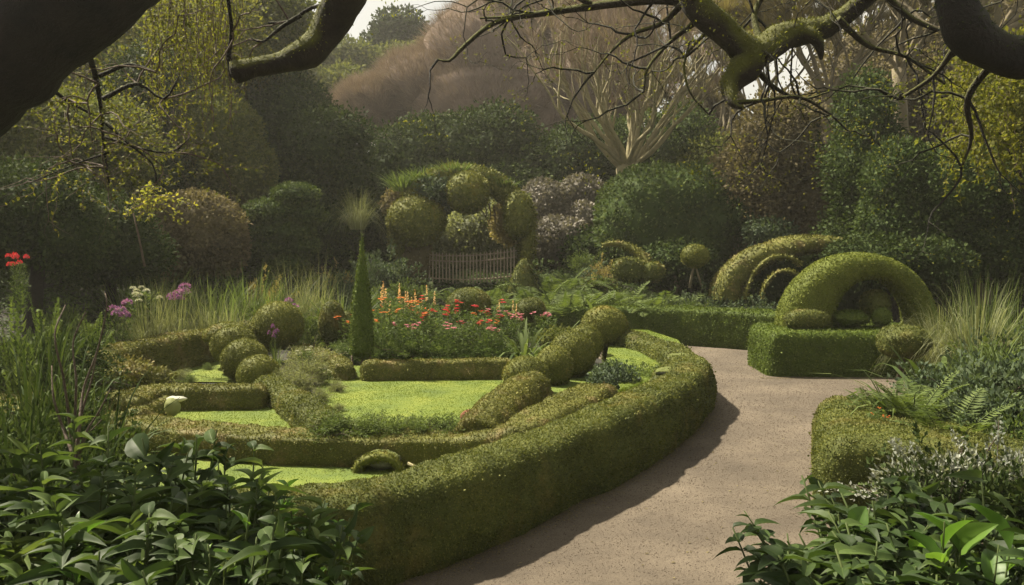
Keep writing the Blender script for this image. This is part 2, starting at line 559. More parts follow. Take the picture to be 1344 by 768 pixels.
# ------------------------------------------------------------------ plant builders (all return an Empty with parts, or one mesh)
def blades(mb, n, L, spread=0.10, lean=(0.1, 0.9), droop=0.35, w=0.012, segs=6, c=(0, 0, 0), up=1.0, curl=0.5, kink=0.0):
    a = rng.random(n) * 2 * PI
    O = np.stack([np.cos(a), np.sin(a), np.zeros(n)], -1)
    le = lean[0] + (lean[1] - lean[0]) * rng.random(n)
    ln = L * (0.55 + 0.5 * rng.random(n))
    B = np.asarray(c) + O * (spread * rng.random(n) ** 0.5)[:, None]
    t = np.linspace(0, 1, segs + 1)
    dr = droop * (0.4 + rng.random(n))
    hor = ln[:, None] * (le[:, None] * t + curl * le[:, None] * t ** 2)
    ver = ln[:, None] * (up * t * np.sqrt(np.clip(1.15 - le[:, None] ** 2 * .5, .2, 1)) - dr[:, None] * (le[:, None] + .2) * t ** 3)
    P = B[:, None] + O[:, None] * hor[..., None]
    P[..., 2] += ver
    S = np.stack([-O[:, 1], O[:, 0], np.zeros(n)], -1)
    tw = rng.normal(size=n) * 0.6
    S = norm(S * np.cos(tw)[:, None] + O * np.sin(tw)[:, None])
    ww = w * (0.7 + 0.6 * rng.random(n))
    wt = np.clip(1.0 - t ** 2.5, 0.03, 1) * np.clip(t * 4 + .5, 0, 1)
    hw = ww[:, None] * wt[None] * 0.5
    V = np.stack([P - S[:, None] * hw[..., None], P + S[:, None] * hw[..., None]], 2).reshape(-1, 3)
    k = (np.arange(n) * (segs + 1) * 2)[:, None] + (np.arange(segs) * 2)[None]
    F = np.stack([k, k + 1, k + 3, k + 2], -1).reshape(-1, 4)
    mb.add(V, F, np.repeat(rng.random(n), segs))

def fronds(mb, n, L, leaflets=22, lw=0.018, ll=0.12, lean=(0.4, 1.0), droop=0.7, c=(0, 0, 0), stem=None):
    for i in range(n):
        a = (i + rng.random() * .7) / n * 2 * PI
        O = np.array([math.cos(a), math.sin(a), 0])
        le = rng.uniform(*lean)
        l = L * rng.uniform(.7, 1.1)
        t = np.linspace(0, 1, leaflets)
        P = np.asarray(c) + O * (l * (le * t))[:, None]
        P[:, 2] += l * (t * 1.1 - droop * (le + .1) * t ** 2.2)
        T = norm(np.gradient(P, axis=0))
        S = np.array([-O[1], O[0], 0.0])
        if stem is not None: addtube(stem, P[::3], np.linspace(.008, .002, len(P[::3])) * (L + .3), 4, rnd=.5)
        ls = ll * np.sin(PI * np.clip(t * .9 + .08, 0, 1)) ** .7 + .01
        for sg in (-1, 1):
            D = norm(sg * S + T * 0.45 + np.array([0, 0, -.15]) + rng.normal(size=(leaflets, 3)) * .08)
            U = norm(np.cross(D, T)) * sg
            inst(mb, LEAF_V, LEAF_F, P, D, U, ls * 1.0, lw, rng.random(leaflets) * .5 + rng.random() * .5)

def make_grass(L=1.0, n=170, w=0.018, mat='grass', **k):
    def f():
        mb = MB(); blades(mb, n, L, w=w, **k)
        return [('blades', mb, M[mat])]
    return f
def make_fern(L=0.8, n=14, mat='fern', **k):
    def f():
        mb, st = MB(), MB()
        fronds(mb, n, L, stem=st, **k)
        return [('frond', mb, M[mat]), ('stem', st, M['stem'])]
    return f
def make_shrub(mat='bluegreen', leaf=0.035, n=3800, lumps=7, squash=0.8, seed=0, stems=8, jitter=.5, spike=0.0):
    """loose garden shrub about 1 m tall: stems and a clumpy leafy crown with gaps"""
    def f():
        mb, st = MB(), MB()
        r = np.random.default_rng(seed + 3)
        # leafy sprigs that leave a short woody base, each a thin curved twig carrying leaves
        ns = lumps * 15
        nl = max(8, n // ns)
        for i in range(ns):
            a = r.random() * 2 * PI
            el = r.uniform(.12, 1.45)
            L = r.uniform(.42, .84) * (0.80 + .2 * math.sin(a * 2 + seed)) * (1.0 if el > .5 else .72)
            O = np.array([math.cos(a) * math.cos(el), math.sin(a) * math.cos(el) , math.sin(el) * squash * 1.15])
            b0 = np.array([r.normal() * .05, r.normal() * .05, .02])
            t = np.linspace(0, 1, 6)[:, None]
            P = b0 + O * L * t + np.array([0, 0, .16]) * t * (1 - t) - np.array([0, 0, .10]) * t ** 3 + r.normal(size=3) * .05 * t
            if i % 3 == 0: addtube(st, P, np.linspace(.008, .002, 6), 4)
            u = .30 + .72 * rng.random(nl) ** .8
            Q = np.stack([np.interp(u, t[:, 0], P[:, j]) for j in range(3)], -1) + rng.normal(size=(nl, 3)) * .035 * (1.3 - u)[:, None]
            D = norm(norm(P[-1] - P[0]) * (.7 + spike) + rvec(nl) * .8 + [0, 0, .15])
            inst(mb, LEAF_V, LEAF_F, Q, D, norm(rvec(nl) + [0, 0, .5]), leaf * (.6 + .8 * rng.random(nl)) * (1.15 - .5 * u), leaf * (.42 - .22 * min(1, spike)), np.clip(.25 + .5 * r.random() + rng.normal(size=nl) * .15, 0, 1))
        for i in range(lumps):
            a = r.random() * 2 * PI
            q = r.random() ** .6 * .26
            C = np.array([math.cos(a) * q, math.sin(a) * q, r.uniform(.15, .45)])
            k = n // lumps // 2
            U = rvec(k)
            Pq = C + U * (r.uniform(.10, .2) * rng.random(k) ** .4)[:, None]
            inst(mb, LEAF_V, LEAF_F, Pq, norm(U + rvec(k) * .8 + [0, 0, .25]), rvec(k), leaf * (.6 + .7 * rng.random(k)), leaf * .4)
        return [('foliage', mb, M[mat]), ('stem', st, M['twig'])]
    return f
def make_broad(mat='broad', stems=5, leaves=11, leaf=0.2, h=1.0, spread=.22, shape='ovate', droop=.35, wid=.42, tilt=.55):
    def f():
        T, TF = grid_leaf(9, droop, shape)
        RF = np.tile([0, 0, .38, 0, 0], 9) + np.repeat(np.arange(9) % 2, 5) * .05
        mb, st = MB(), MB()
        for i in range(stems):
            a = rng.random() * 2 * PI
            q = spread * math.sqrt(rng.random())
            b = np.array([math.cos(a) * q * .4, math.sin(a) * q * .4, 0])
            hh = h * rng.uniform(.7, 1.0)
            tip = np.array([math.cos(a) * q * 1.8, math.sin(a) * q * 1.8, hh])
            tt = np.linspace(0, 1, 8)[:, None]
            P = b + (tip - b) * tt + np.array([0, 0, 1]) * (tt * (1 - tt) * .2)
            addtube(st, P, np.linspace(.011, .004, 8), 5)
            k = leaves
            u = np.sort(.25 + .75 * rng.random(k))
            Q = np.stack([np.interp(u, tt[:, 0], P[:, j]) for j in range(3)], -1)
            phi = np.arange(k) * 2.4 + rng.random() * 6
            D = np.stack([np.cos(phi), np.sin(phi), np.zeros(k)], -1)
            D[:, 2] = tilt * (u ** 2 * 1.3) - .15 + rng.normal(size=k) * .2
            inst(mb, T, TF, Q, D, np.array([[0, 0, 1.0]]) + rng.normal(size=(k, 3)) * .35,
                 leaf * rng.uniform(.6, 1.15, k) * (1 - .35 * (u > .93)), leaf * wid * rng.uniform(.8, 1.1, k), rf=RF)
        return [('foliage', mb, M[mat]), ('stem', st, M['stem'])]
    return f
def make_flower(mat='red', fol='bedgreen', heads=7, h=.8, head=.05, kind='daisy', leaf=.05, n=700, petals=10):
    def f():
        mb, st, fl = MB(), MB(), []
        for i in range(heads):
            a = rng.random() * 2 * PI
            q = .26 * math.sqrt(rng.random())
            tip = np.array([math.cos(a) * q, math.sin(a) * q, h * rng.uniform(.72, 1.0)])
            b = tip * [.3, .3, 0]
            P = np.array([b, b * .6 + tip * .4, tip]) + np.array([[0, 0, 0], [.01, 0, 0], [0, 0, 0]])
            addtube(st, P, [.006, .005, .003], 4)
            hb = MB()
            if kind == 'daisy':
                for q2 in range(3):
                    c = tip + rng.normal(size=3) * head * .5
                    k = petals
                    ph = np.arange(k) / k * 2 * PI
                    D = np.stack([np.cos(ph), np.sin(ph), np.full(k, .35)], -1) + rng.normal(size=(k, 3)) * .15
                    inst(hb, LEAF_V, LEAF_F, np.repeat(c[None], k, 0), D, np.repeat([[0, 0, 1.]], k, 0), head * rng.uniform(.7, 1.1, k), head * .5)
            elif kind == 'spike':
                k = 46
                u = rng.random(k)
                ph = rng.random(k) * 6.28
                D = np.stack([np.cos(ph), np.sin(ph), np.full(k, .4)], -1)
                P0 = tip + np.stack([np.zeros(k), np.zeros(k), (u - .5) * .26], -1)
                inst(hb, LEAF_V, LEAF_F, P0, D, rvec(k), head * (1.1 - .7 * u), head * .6)
            else:
                k = 60
                U = rvec(k)
                U[:, 2] = np.abs(U[:, 2]) * .7
                inst(hb, LEAF_V, LEAF_F, tip + U * head * .9, U, rvec(k), head * .55, head * .4)
            fl.append(('flower', hb, M[mat]))
        k = n
        U = rvec(k)
        rr = rng.random(k) ** .5
        zc = rng.random(k)
        P = np.stack([U[:, 0] * .30 * rr, U[:, 1] * .30 * rr, zc * h * .86], -1) * np.stack([1.1 - .5 * zc, 1.1 - .5 * zc, np.ones(k)], -1)
        inst(mb, LEAF_V, LEAF_F, P, norm(U * [1, 1, .3] + [0, 0, .5]), rvec(k), leaf * (.6 + .8 * rng.random(k)), leaf * .35)
        return [('foliage', mb, M[fol]), ('stem', st, M['stem'])] + fl
    return f

_deps = {}
def plants(name, maker, places, cat, group=None, variants=1, H=1.0, zadd=0.0, wide=1.0, cap=9.0):
    """first plant of each variant is built, the rest are copies of it and its parts"""
    protos = []
    for i, pl in enumerate(places):
        px, top, d, label = pl[:4]
        o = pl[4] if len(pl) > 4 else {}
        x = (px - CX) / FPX * d
        z = o.get('z', float(hgt(np.array(x), np.array(d)))) + zadd
        ztop = W(px, top, d)[2]
        s = max(0.12, (ztop - z) / (o.get('H', H)))
        wd = o.get('w', wide)
        sxy = min(s * wd, o.get('cap', cap))
        if i < variants:
            parts = maker()
            r = empty(name, (0, 0, 0), label, cat, group)
            for pn, mb, mt in parts:
                if mb.n: mb.build(pn, mt, r)
            protos.append(r)
        else:
            src = protos[i % variants]
            r = src.copy(); scene.collection.objects.link(r)
            r['label'] = label
            for ch in list(src.children):
                c = ch.copy(); scene.collection.objects.link(c); c.parent = r
        r.location = (x, d, z - .02)
        r.scale = (sxy, sxy, s)
        r.rotation_euler = (0, 0, rng.random() * 6.28)

def ball(name, label, cat, px, py, rx, ry, d, mat='box', group=None, amp=.05, dy=None, power=1.0, parent=None, px_leaf=0.0013, dens=2.0, mb=None, lo=.012, **k):
    c = W(px, py, d)
    r = np.array([PX(rx, d), PX(rx, d) if dy is None else dy, PX(ry, d)])
    V, F = sphere(c, r, 44, 28, amp, 1.6, off=px * .37, power=power, hi=.012, **k)
    m = mb or MB()
    m.add(V, F, .35)
    leafskin(m, V, F, dens=dens, px=px_leaf, lo=lo, stand=.2, flat=.28)
    if mb is not None: return
    if parent is not None:
        return m.build(name, M[mat], parent, loc=parent.location)
    return tag(m.build(name, M[mat], loc=c), label, cat, group)

def hedge(name, label, path, w, z1, z0=0.0, mat='box', rad=.1, group=None, cat='hedge', dens=1.8, px_leaf=.0015, core=.3, lo_=.011, jitter=0.0, **k):
    V, F = hedge_surface(path, w, z0 - .03, z1, rad=rad, **k)
    m = MB().add(V, F, core)
    leafskin(m, V, F, dens=dens, px=px_leaf, lo=lo_, jitter=jitter, stand=.22, flat=.30)
    leafskin(m, V, F, dens=.022, px=px_leaf * 1.3, lo=lo_ * 1.2, jitter=.035, stand=1.2, flat=.9)
    P = np.asarray(path)[0]
    return tag(m.build(name, M[mat], loc=(P[0], P[1], z0)), label, cat, group)

def crownpart(mb, px, py, rx, ry, d, leaf=None, dens=2.0, lump=.30, jitter=.36, seed=0, pxl=.0029, core=True, depth=None, freq=2.8, stand=.5):
    c = W(px, py, d)
    R = np.array([PX(rx, d), depth or PX((rx + ry) / 2, d), PX(ry, d)])
    V, F = sphere(c, R, 48, 30, lump, freq, off=seed + px * .11, hi=.05, hfreq=7)
    if core:
        Vc = c + (V - c) * .86
        Vc = Vc + (.10 * R.mean() * fbm(Vc, 2.6 / R.mean(), seed, 2))[:, None] * norm(Vc - c)
        mb.add(Vc, F, .25)
    leafskin(mb, V, F, size=leaf, dens=dens, px=pxl, jitter=jitter, stand=stand)

def tree(name, label, d, blobs, mat='dark', trunk=None, cat='tree', group=None, barkm='shadebark', **k):
    """blobs: (px, py, rx, ry[, ddepth]) in photo pixels at depth d; trunk (px, py_top, radius m)"""
    b0 = blobs[0]
    tx = trunk[0] if trunk else b0[0]
    x = (tx - CX) / FPX * d
    z = float(hgt(np.array(x), np.array(d)))
    r = empty(name, (x, d, z), label, cat, group)
    mb = MB()
    for i, b in enumerate(blobs):
        crownpart(mb, b[0], b[1], b[2], b[3], d + (b[4] if len(b) > 4 else 0), seed=i * 3.7, **k)
    mb.build('crown', M[mat], r, loc=r.location)
    t = MB()
    top = W(tx, trunk[1] if trunk else b0[1], d)
    rad = trunk[2] if trunk else .16
    base = np.array([x, d, z - .2])
    n = 9
    u = np.linspace(0, 1, n)[:, None]
    P = base + (top - base) * u
    P[:, :2] += .12 * np.stack([np.sin(u[:, 0] * 5 + x), np.cos(u[:, 0] * 4 + x)], -1) * u
    addtube(t, P, np.linspace(rad * 1.25, rad * .55, n), 10, amp=.2)
    for i, b in enumerate(blobs[:6]):
        c = W(b[0], b[1], d + (b[4] if len(b) > 4 else 0))
        s = P[n // 2 + i % 3]
        addtube(t, [s, (s + c) / 2 + [0, 0, .15], c], [rad * .45, rad * .3, rad * .12], 6)
    t.build('trunk', M[barkm], r, loc=r.location)
    return r

def spray(mb, P, D, n, L, w=.012, spread=.6, rnd=.6):
    """thin twig slivers from points P heading D"""
    k = rng.integers(0, len(P), n)
    D2 = norm(D[k] + rvec(n) * spread)
    l = L * (.5 + rng.random(n))
    T = np.array([[-.5, 0, 0], [.5, 0, 0], [.35, .5, .06], [-.35, .5, .06], [0, 1, .1], [0, 1.0, .1]])
    TF = np.array([[0, 1, 2, 3], [3, 2, 4, 5]])
    inst(mb, T, TF, P[k], D2, rvec(n), l, w * (.6 + .8 * rng.random(n)), np.clip(rnd + rng.normal(size=n) * .25, 0, 1))

def branches(mb, start, direction, length, radius, depth, tips, spread=.55, up=.25, kids=3, seg=7, wig=.12, minr=.012, shrink=.7, taper=.55):
    P = [np.asarray(start, float)]
    d = norm(np.asarray(direction, float))
    for i in range(seg):
        d = norm(d + rng.normal(size=3) * wig + np.array([0, 0, up * .12]))
        P.append(P[-1] + d * length / seg)
    P = np.array(P)
    R = np.linspace(radius, radius * taper, len(P))
    V, F, C = tube(P, R, 7 if radius > .05 else 4, capend=False)
    mb.add(V, F, .4 + .3 * rng.random())
    if depth == 0 or radius * taper < minr:
        tips.append((P[-1], d)); tips.append((P[len(P) // 2], d)); return
    for k in range(kids):
        s = P[-1] if k < 2 else P[rng.integers(seg // 2, seg)]
        a = norm(np.cross(d, rng.normal(size=3)))
        nd = norm(d + a * spread * rng.uniform(.5, 1.2) + np.array([0, 0, up * .4]))
        branches(mb, s, nd, length * shrink * rng.uniform(.75, 1.1), radius * taper * rng.uniform(.65, .95), depth - 1, tips, spread, up, kids, seg, wig, minr, shrink, taper)

# ------------------------------------------------------------------ ground
def grid_sheet(name, xs, ys, zf, mat, kind='structure'):
    X, Y = np.meshgrid(xs, ys)
    Z = zf(X, Y)
    V = np.stack([X, Y, Z], -1).reshape(-1, 3)
    nx = len(xs)
    i = np.arange(len(ys) - 1)[:, None] * nx
    j = np.arange(nx - 1)[None]
    F = np.stack([i + j, i + j + 1, i + nx + j + 1, i + nx + j], -1).reshape(-1, 4)
    return struct(MB().add(V, F).build(name, M[mat]), kind)
xs = np.concatenate([np.linspace(-400, -40, 30), np.linspace(-39, 39, 200), np.linspace(40, 400, 30)])
ys = np.concatenate([np.linspace(-60, -4, 8), np.linspace(-3, 45, 170), np.linspace(46, 700, 60)])
def gz(X, Y):
    h = hgt(X, np.minimum(Y, 70))
    n = fbm(np.stack([X, Y, X * 0], -1).reshape(-1, 3), .8, 3.0).reshape(X.shape)
    flat = sstep((Y - 19.5) / 3) + sstep((-X - 6.6) / 2) + sstep((X - 9) / 2)
    return h + n * .08 * np.clip(flat, 0, 1)
grid_sheet('ground', xs, ys, gz, 'soil')

def poly_sheet(name, pts, z, mat, step=None, kind='structure'):
    """closed outline (x, y) filled with a fan-free triangulation"""
    import mathutils.geometry as mg
    pts = [tuple(map(float, p[:2])) for p in pts]
    tri = mg.tessellate_polygon([[Vector((p[0], p[1], 0)) for p in pts]])
    V = np.array([[p[0], p[1], z] for p in pts])
    T = np.array(tri)
    a, b, c = V[T[:, 0]], V[T[:, 1]], V[T[:, 2]]
    fl = np.cross(b - a, c - a)[:, 2] < 0
    T[fl] = T[fl][:, ::-1]
    o = struct(MB().add(V, T).build(name, M[mat], smooth=False), kind)
    return V, T, o

path_pts = [(-3, -3), (-3, 4.6), (-2.0, 5.5), (-.7, 6.0), (.25, 7.3), (.95, 8.4), (1.75, 9.9), (2.4, 11.5), (2.6, 13), (2.3, 15.8), (1.2, 17.2), (1.5, 19.3), (5.6, 18.6), (6.6, 16.2), (9, 16.4), (14, 17.5), (14, 10.6), (5.2, 9.6), (3.6, 9.9), (2.9, 8.2), (2.9, 6.9), (2.2, 4.9), (1.45, 3.3), (1.2, -3)]
pv, pf, _ = poly_sheet('gravel_path', path_pts, .004, 'gravel')
# loose gravel
mb = MB()
P, _ = surf_sample(pv, pf, 150000, weight=lambda C: 1.0 / np.maximum(np.linalg.norm(C, axis=1), 3) ** 2)
sub = pv[pf]
P, _n = surf_sample(*(lambda a: (a[0], a[1]))((np.array([[-3, 2.5, .006], [9, 2.5, .006], [9, 19, .006], [-3, 19, .006]]), np.array([[0, 1, 2, 3]]))), 420000)
def inpoly(P, poly):
    x, y = P[:, 0], P[:, 1]
    ins = np.zeros(len(P), bool)
    n = len(poly)
    for i in range(n):
        x1, y1 = poly[i][:2]; x2, y2 = poly[(i + 1) % n][:2]
        c = ((y1 > y) != (y2 > y)) & (x < (x2 - x1) * (y - y1) / ((y2 - y1) + 1e-12) + x1)
        ins ^= c
    return ins
P = P[inpoly(P, path_pts)]
keep = rng.random(len(P)) < np.clip((6.5 / P[:, 1]) ** 1.6, .08, 1)
P = P[keep]
OCT = np.array([[0, 0, .55], [1, 0, .0], [.2, .9, 0], [-.9, .3, .0], [-.2, -.9, 0]]); OCF = np.array([[0, 1, 2], [0, 2, 3], [0, 3, 4], [0, 4, 1]])
s = (.0025 + .004 * rng.random(len(P)) ** 3) * np.clip(P[:, 1] / 6, .8, 2)
inst(mb, OCT, OCF, P, np.column_stack([rng.normal(size=(len(P), 2)), np.zeros(len(P))]), np.repeat([[0, 0, 1.]], len(P), 0), s, s * 1.1)
struct(mb.build('loose_gravel', M['pebble'], smooth=False), 'stuff')

# outer ring interior lawn and raised terrace
def ring(pts): return [tuple(p) for p in catmull(np.array(pts), .3)[:, :2]]
outer = [(-5.0, 16.4), (-5.56, 14.9), (-6.0, 13.2), (-5.95, 11.5), (-5.4, 9.4), (-4.6, 7.6), (-3.5, 6.15), (-2.3, 5.6), (-1.35, 5.72), (-.65, 6.22), (.24, 7.45), (.9, 8.4), (1.7, 9.85), (2.38, 11.4), (2.6, 12.9), (2.42, 14.6), (2.0, 15.9)]
poly_sheet('lawn', ring(outer + [(0, 16.5), (-5.0, 16.4)]), .03, 'lawn')
terr = [G(*p, .33)[:2] for p in [(130, 520), (165, 545), (250, 562), (400, 571), (560, 573), (650, 567), (700, 549), (750, 521), (800, 496)]]
terr_poly = [tuple(t) for t in terr] + [(1.75, 14.0), (1.5, 16), (.3, 17.3), (-2, 17.6), (-5.2, 16.2), (-5.45, 14.0), (-5.5, 12)]
poly_sheet('raised_bed', terr_poly, .18, 'soil')
# the front lawn climbs gently to the raised strip inside the right end of the ring
rows = [((560, 596), (560, 630), .035), ((655, 592), (660, 612), .04), ((722, 572), (765, 562), .11), ((772, 545), (825, 530), .22), ((815, 510), (880, 492), .36), ((795, 475), (903, 465), .42), ((800, 448), (890, 446), .42), ((795, 432), (850, 433), .42)]
SL = np.array([G(*a, z) for a, b, z in rows]); SR = np.array([G(*b, z) for a, b, z in rows])
SLc, SRc = catmull(SL, .15), None
uu = np.linspace(0, 1, 60)
def alongrow(Q, u):
    s = np.linspace(0, 1, len(Q)); return np.stack([np.interp(u, s, Q[:, j]) for j in range(3)], -1)
A_, B_ = alongrow(SL, uu), alongrow(SR, uu)
V = np.stack([A_ + (B_ - A_) * k for k in np.linspace(0, 1, 9)], 1).reshape(-1, 3)
i = np.arange(59)[:, None] * 9; j = np.arange(8)[None]
struct(MB().add(V, np.stack([i + j, i + j + 1, i + 10 + j, i + 9 + j], -1).reshape(-1, 4)).build('lawn', M['lawn']))
def lawn(pix, z=.2):
    pts = [tuple(G(a, b, z)[:2]) for a, b in pix]
    V, T, o = poly_sheet('lawn', pts, z, 'lawn')
    return pts, z
lawns = [
    lawn([(425, 480), (670, 480), (702, 503), (640, 562), (560, 572), (450, 572), (405, 540)]),
    lawn([(200, 512), (345, 506), (440, 556), (440, 575), (330, 575), (190, 560)]),
    lawn([(120, 492), (150, 474), (215, 462), (225, 468), (180, 492), (150, 505)]),
    lawn([(190, 500), (255, 468), (330, 462), (320, 502)]),
    lawn([(640, 575), (720, 500), (780, 480), (790, 500), (700, 550)], .19),
]
# short moss and grass on the lawns
mb = MB()
o2 = ring(outer)
for pts, z, n in [(lawns[0][0], .2, 60000), (lawns[1][0], .2, 40000), (lawns[2][0], .2, 8000), (lawns[3][0], .2, 12000), (lawns[4][0], .19, 9000), (o2, .03, 150000)]:
    A = np.array(pts)
    lo_, hi_ = A.min(0), A.max(0)
    P = np.column_stack([rng.uniform(lo_[0], hi_[0], n), rng.uniform(lo_[1], hi_[1], n)])
    P = P[inpoly(P, pts)]
    if z < .1: P = P[~inpoly(P, terr_poly)]
    n = len(P)
    P = np.column_stack([P, np.full(n, z)])
    hh = rng.uniform(.005, .014, n) * (1 + .5 * vnoise(P, 2.2))
    inst(mb, LEAF_V, LEAF_F, P, norm(rvec(n) * 1.0 + [0, 0, .7]), norm(rvec(n) * .5 + [0, 0, 1]), hh, .009)
n = 60000
u = rng.random(n); k = rng.random((n, 1))
P = alongrow(SL, u) * (1 - k) + alongrow(SR, u) * k
inst(mb, LEAF_V, LEAF_F, P, norm(rvec(n) * 1.0 + [0, 0, .7]), norm(rvec(n) * .5 + [0, 0, 1]), rng.uniform(.005, .016, n), .009)
struct(mb.build('grass', M['blade']), 'stuff')

# ------------------------------------------------------------------ parterre hedges
outer_hedge = outer[5:]
hedge('curved_box_hedge', 'long clipped box hedge curving round the sunken garden beside the gravel path', outer_hedge, .50, .64, rad=.12, lo=.07, amp=.035, belly=.05, step=.06)
hedge('curved_box_hedge', 'low curved hedge behind the left lawns, in front of the tall grasses', outer[:6], .6, .74, rad=.12, lo=.05, mat='box_old')
hedge('terrace_hedge', 'dark fronted low hedge wrapping the front of the raised lawns', [tuple(G(*p, zt)[:2]) + (zt,) for p, zt in zip([(132, 514), (150, 531), (185, 546), (250, 557), (330, 563), (420, 567), (560, 569), (640, 565), (690, 551), (735, 529), (785, 502)], [.36, .34, .33, .33, .33, .33, .34, .40, .50, .56, .58])],
      .52, .5, mat='box_old', rad=.09, amp=.03, step=.06, dens=1.4)
hedge('log_hedge', 'rounded log-like hedge with a red brown cut end on the central lawn', [tuple(G(*p, .55)[:2]) + (zt,) for p, zt in zip([(622, 545), (640, 530), (665, 513), (700, 490)], [.5, .54, .56, .56])],
      .5, .55, z0=.19, mat='box_old', rad=.22, amp=.035, step=.05, cap=.04)
c = G(619, 549, .36)
mb = MB(); V, F = sphere(c + [.03, .02, .0], [.16, .05, .10], 24, 14, .08, 2, power=.8); mb.add(V, F, .5)
tag(mb.build('cut_wood_end', M['cut'], loc=c), 'red brown rotten cut end of the log-like hedge', 'wood')
hedge('back_hedge', 'low dark hedge closing the back of the central lawn, below the flowers', [tuple(G(*p, .48)[:2]) for p in [(484, 474), (560, 473), (664, 472)]], .34, .5, z0=.17, mat='box_old', rad=.07, step=.05)
hedge('lawn_hedge', 'low hedge with a flat top behind the left lawn', [tuple(G(*p, .48)[:2]) for p in [(168, 520), (200, 508), (262, 506), (338, 505)]], .42, .48, z0=.17, mat='box_old', rad=.07, step=.05)
hedge('lawn_hedge', 'diagonal low hedge between the left lawn and the silvery planting', [tuple(G(*p, .45)[:2]) for p in [(352, 492), (390, 515), (435, 548)]], .45, .46, z0=.17, mat='box', rad=.15, step=.05)
hedge('lawn_hedge', 'short sloping hedge between the conical topiary and the silvery planting', [tuple(G(*p, .48)[:2]) for p in [(395, 452), (430, 463), (452, 474)]], .3, .46, z0=.17, mat='box_old', rad=.08, step=.05)
hedge('lawn_hedge', 'small curled hedge end beside the pale cream stone', [tuple(G(*p, .40)[:2]) for p in [(215, 520), (190, 526), (178, 535)]], .3, .4, z0=.17, mat='box_old', rad=.1, step=.05)
hedge('lawn_hedge', 'small low hedge at the head of the far left lawn strip', [tuple(G(*p, .42)[:2]) for p in [(160, 486), (205, 472), (255, 462), (300, 452)]], .3, .4, z0=.17, mat='box_old', rad=.1, step=.05)
hedge('rim_hedge', 'low inner hedge rim at the right end of the sunken garden', [tuple(G(*p, .5)[:2]) for p in [(838, 441), (868, 449), (884, 461), (882, 475), (868, 490)]], .26, .48, z0=.0, mat='box', rad=.08, step=.05)
hedge('far_hedge', 'long straight clipped hedge beyond the path, below the fern bank', [(0.4, 19.6), (3, 19.3), (4.6, 18.6), (6.2, 17.3), (7.4, 16.9)], .75, .80, mat='box_green', rad=.10, lo=.025)
hedge('box_hedge', 'square clipped box hedge standing under the topiary arch', [(4.55, 15.2), (6.5, 15.15), (9.3, 15.1)], 1.5, .77, mat='box_green', rad=.16, lo=.03, cap=.16, amp=.012)
hedge('near_box_hedge', 'squat clipped hedge block at the right edge of the path, sunlit top', [(3.22, 8.2), (5.0, 7.6), (7.2, 7.3)], 2.3, .68, mat='box', rad=.15, lo=.05, cap=.25, step=.06)

# ------------------------------------------------------------------ topiary balls
g1 = 'clipped balls on the left of the garden'
ball('topiary_ball', 'largest left ball of clipped box, round and standing by itself behind the others', 'topiary', 365, 427, 33, 31, 15.0, group=g1, amp=.03, mat='moss')  # lighter moss tone puts sunlight into the ball's colour
for a in [(298, 440, 30, 17, 14.3, 'flattest and furthest back ball of the left clipped row'),
          (307, 453, 29, 25, 13.7, 'second ball from the back in the left clipped row'),
          (321, 473, 30, 28, 13.0, 'broad middle ball of the left clipped row'),
          (340, 492, 28, 26, 12.3, 'front ball of the left clipped row beside the silvery planting')]:
    ball('topiary_ball', a[5], 'topiary', *a[:5], group=g1, amp=.04, mat='moss')  # left row in the same lighter tone, with sunlight in the colour
g2 = 'clipped balls on the right of the garden'
for a in [(690, 493, 30, 25, 11.9, 'nearest mossy ball at the head of the log-like hedge', 'moss'),
          (727, 482, 25, 28, 12.7, 'tall narrow clipped ball second from the front in the right row', 'moss'),
          (751, 465, 31, 30, 13.4, 'biggest clipped ball in the middle of the right row', 'moss'),
          (766, 451, 25, 24, 14.2, 'clipped ball tucked behind the biggest ball of the right row', 'moss'),
          (793, 428, 30, 26, 15.6, 'sunlit round ball at the far end of the right row', 'moss'),
          (815, 434, 11, 18, 15.9, 'small dark ball hidden behind the far sunlit ball', 'box')]:
    ball('topiary_ball', a[5], 'topiary', *a[:5], group=g2, amp=.05, mat=a[6])  # moss toned balls here also carry sunlight in their lighter colour
ball('topiary_dome', 'dome of clipped box rising behind the red flowers', 'topiary', 615, 400, 29, 22, 16.6, amp=.03)
ball('topiary_dome', 'small clipped dome at the left end of the long far hedge', 'topiary', 696, 407, 20, 16, 17.2, amp=.05)
ball('topiary_dome', 'narrow upright clipped dome left of the dark cone', 'topiary', 436, 424, 17, 30, 15.6, amp=.05)
ball('topiary_dome', 'second narrow dome half hidden behind the dark cone', 'topiary', 456, 432, 12, 24, 16.2, amp=.05)
def cone(name, label, px, ytop, ybot, rpx, d, mat, power=1.0, stemlen=.0, belly=.5):
    b = W(px, ybot, d); t = W(px, ytop, d)
    n = 34; u = np.linspace(0, 1, n)
    P = b + (t - b) * u[:, None]
    R = PX(rpx, d) * (np.clip(u / .06, 0, 1) ** .5) * np.clip((1 - u) ** power * (1 + belly * np.sin(u * PI)), .012, 2)
    r = empty(name, (b[0], b[1], b[2] - stemlen), label, 'topiary')
    mb = MB()
    V, F, C = tube(P, R, 30, amp=.05, freq=5); mb.add(V, F, .35); 
    leafskin(mb, V, F, dens=1.6, px=.0017, lo=.012, stand=.3, flat=.4)
    mb.build('foliage', M[mat], r, loc=r.location)
    tr = MB()
    for dx in (-.16, .0, .13):
        addtube(tr, [b + [dx * .9, 0, -stemlen - .05], b + [dx, .02, .06]], [.022, .016], 7)
    tr.build('stem', M['twig'], r, loc=r.location)
cone('topiary_cone', 'tall slender dark clipped cone with a needle tip at the lawn corner', 475, 306, 471, 15, 13.5, 'box_green', power=.95, stemlen=.25, belly=.35)
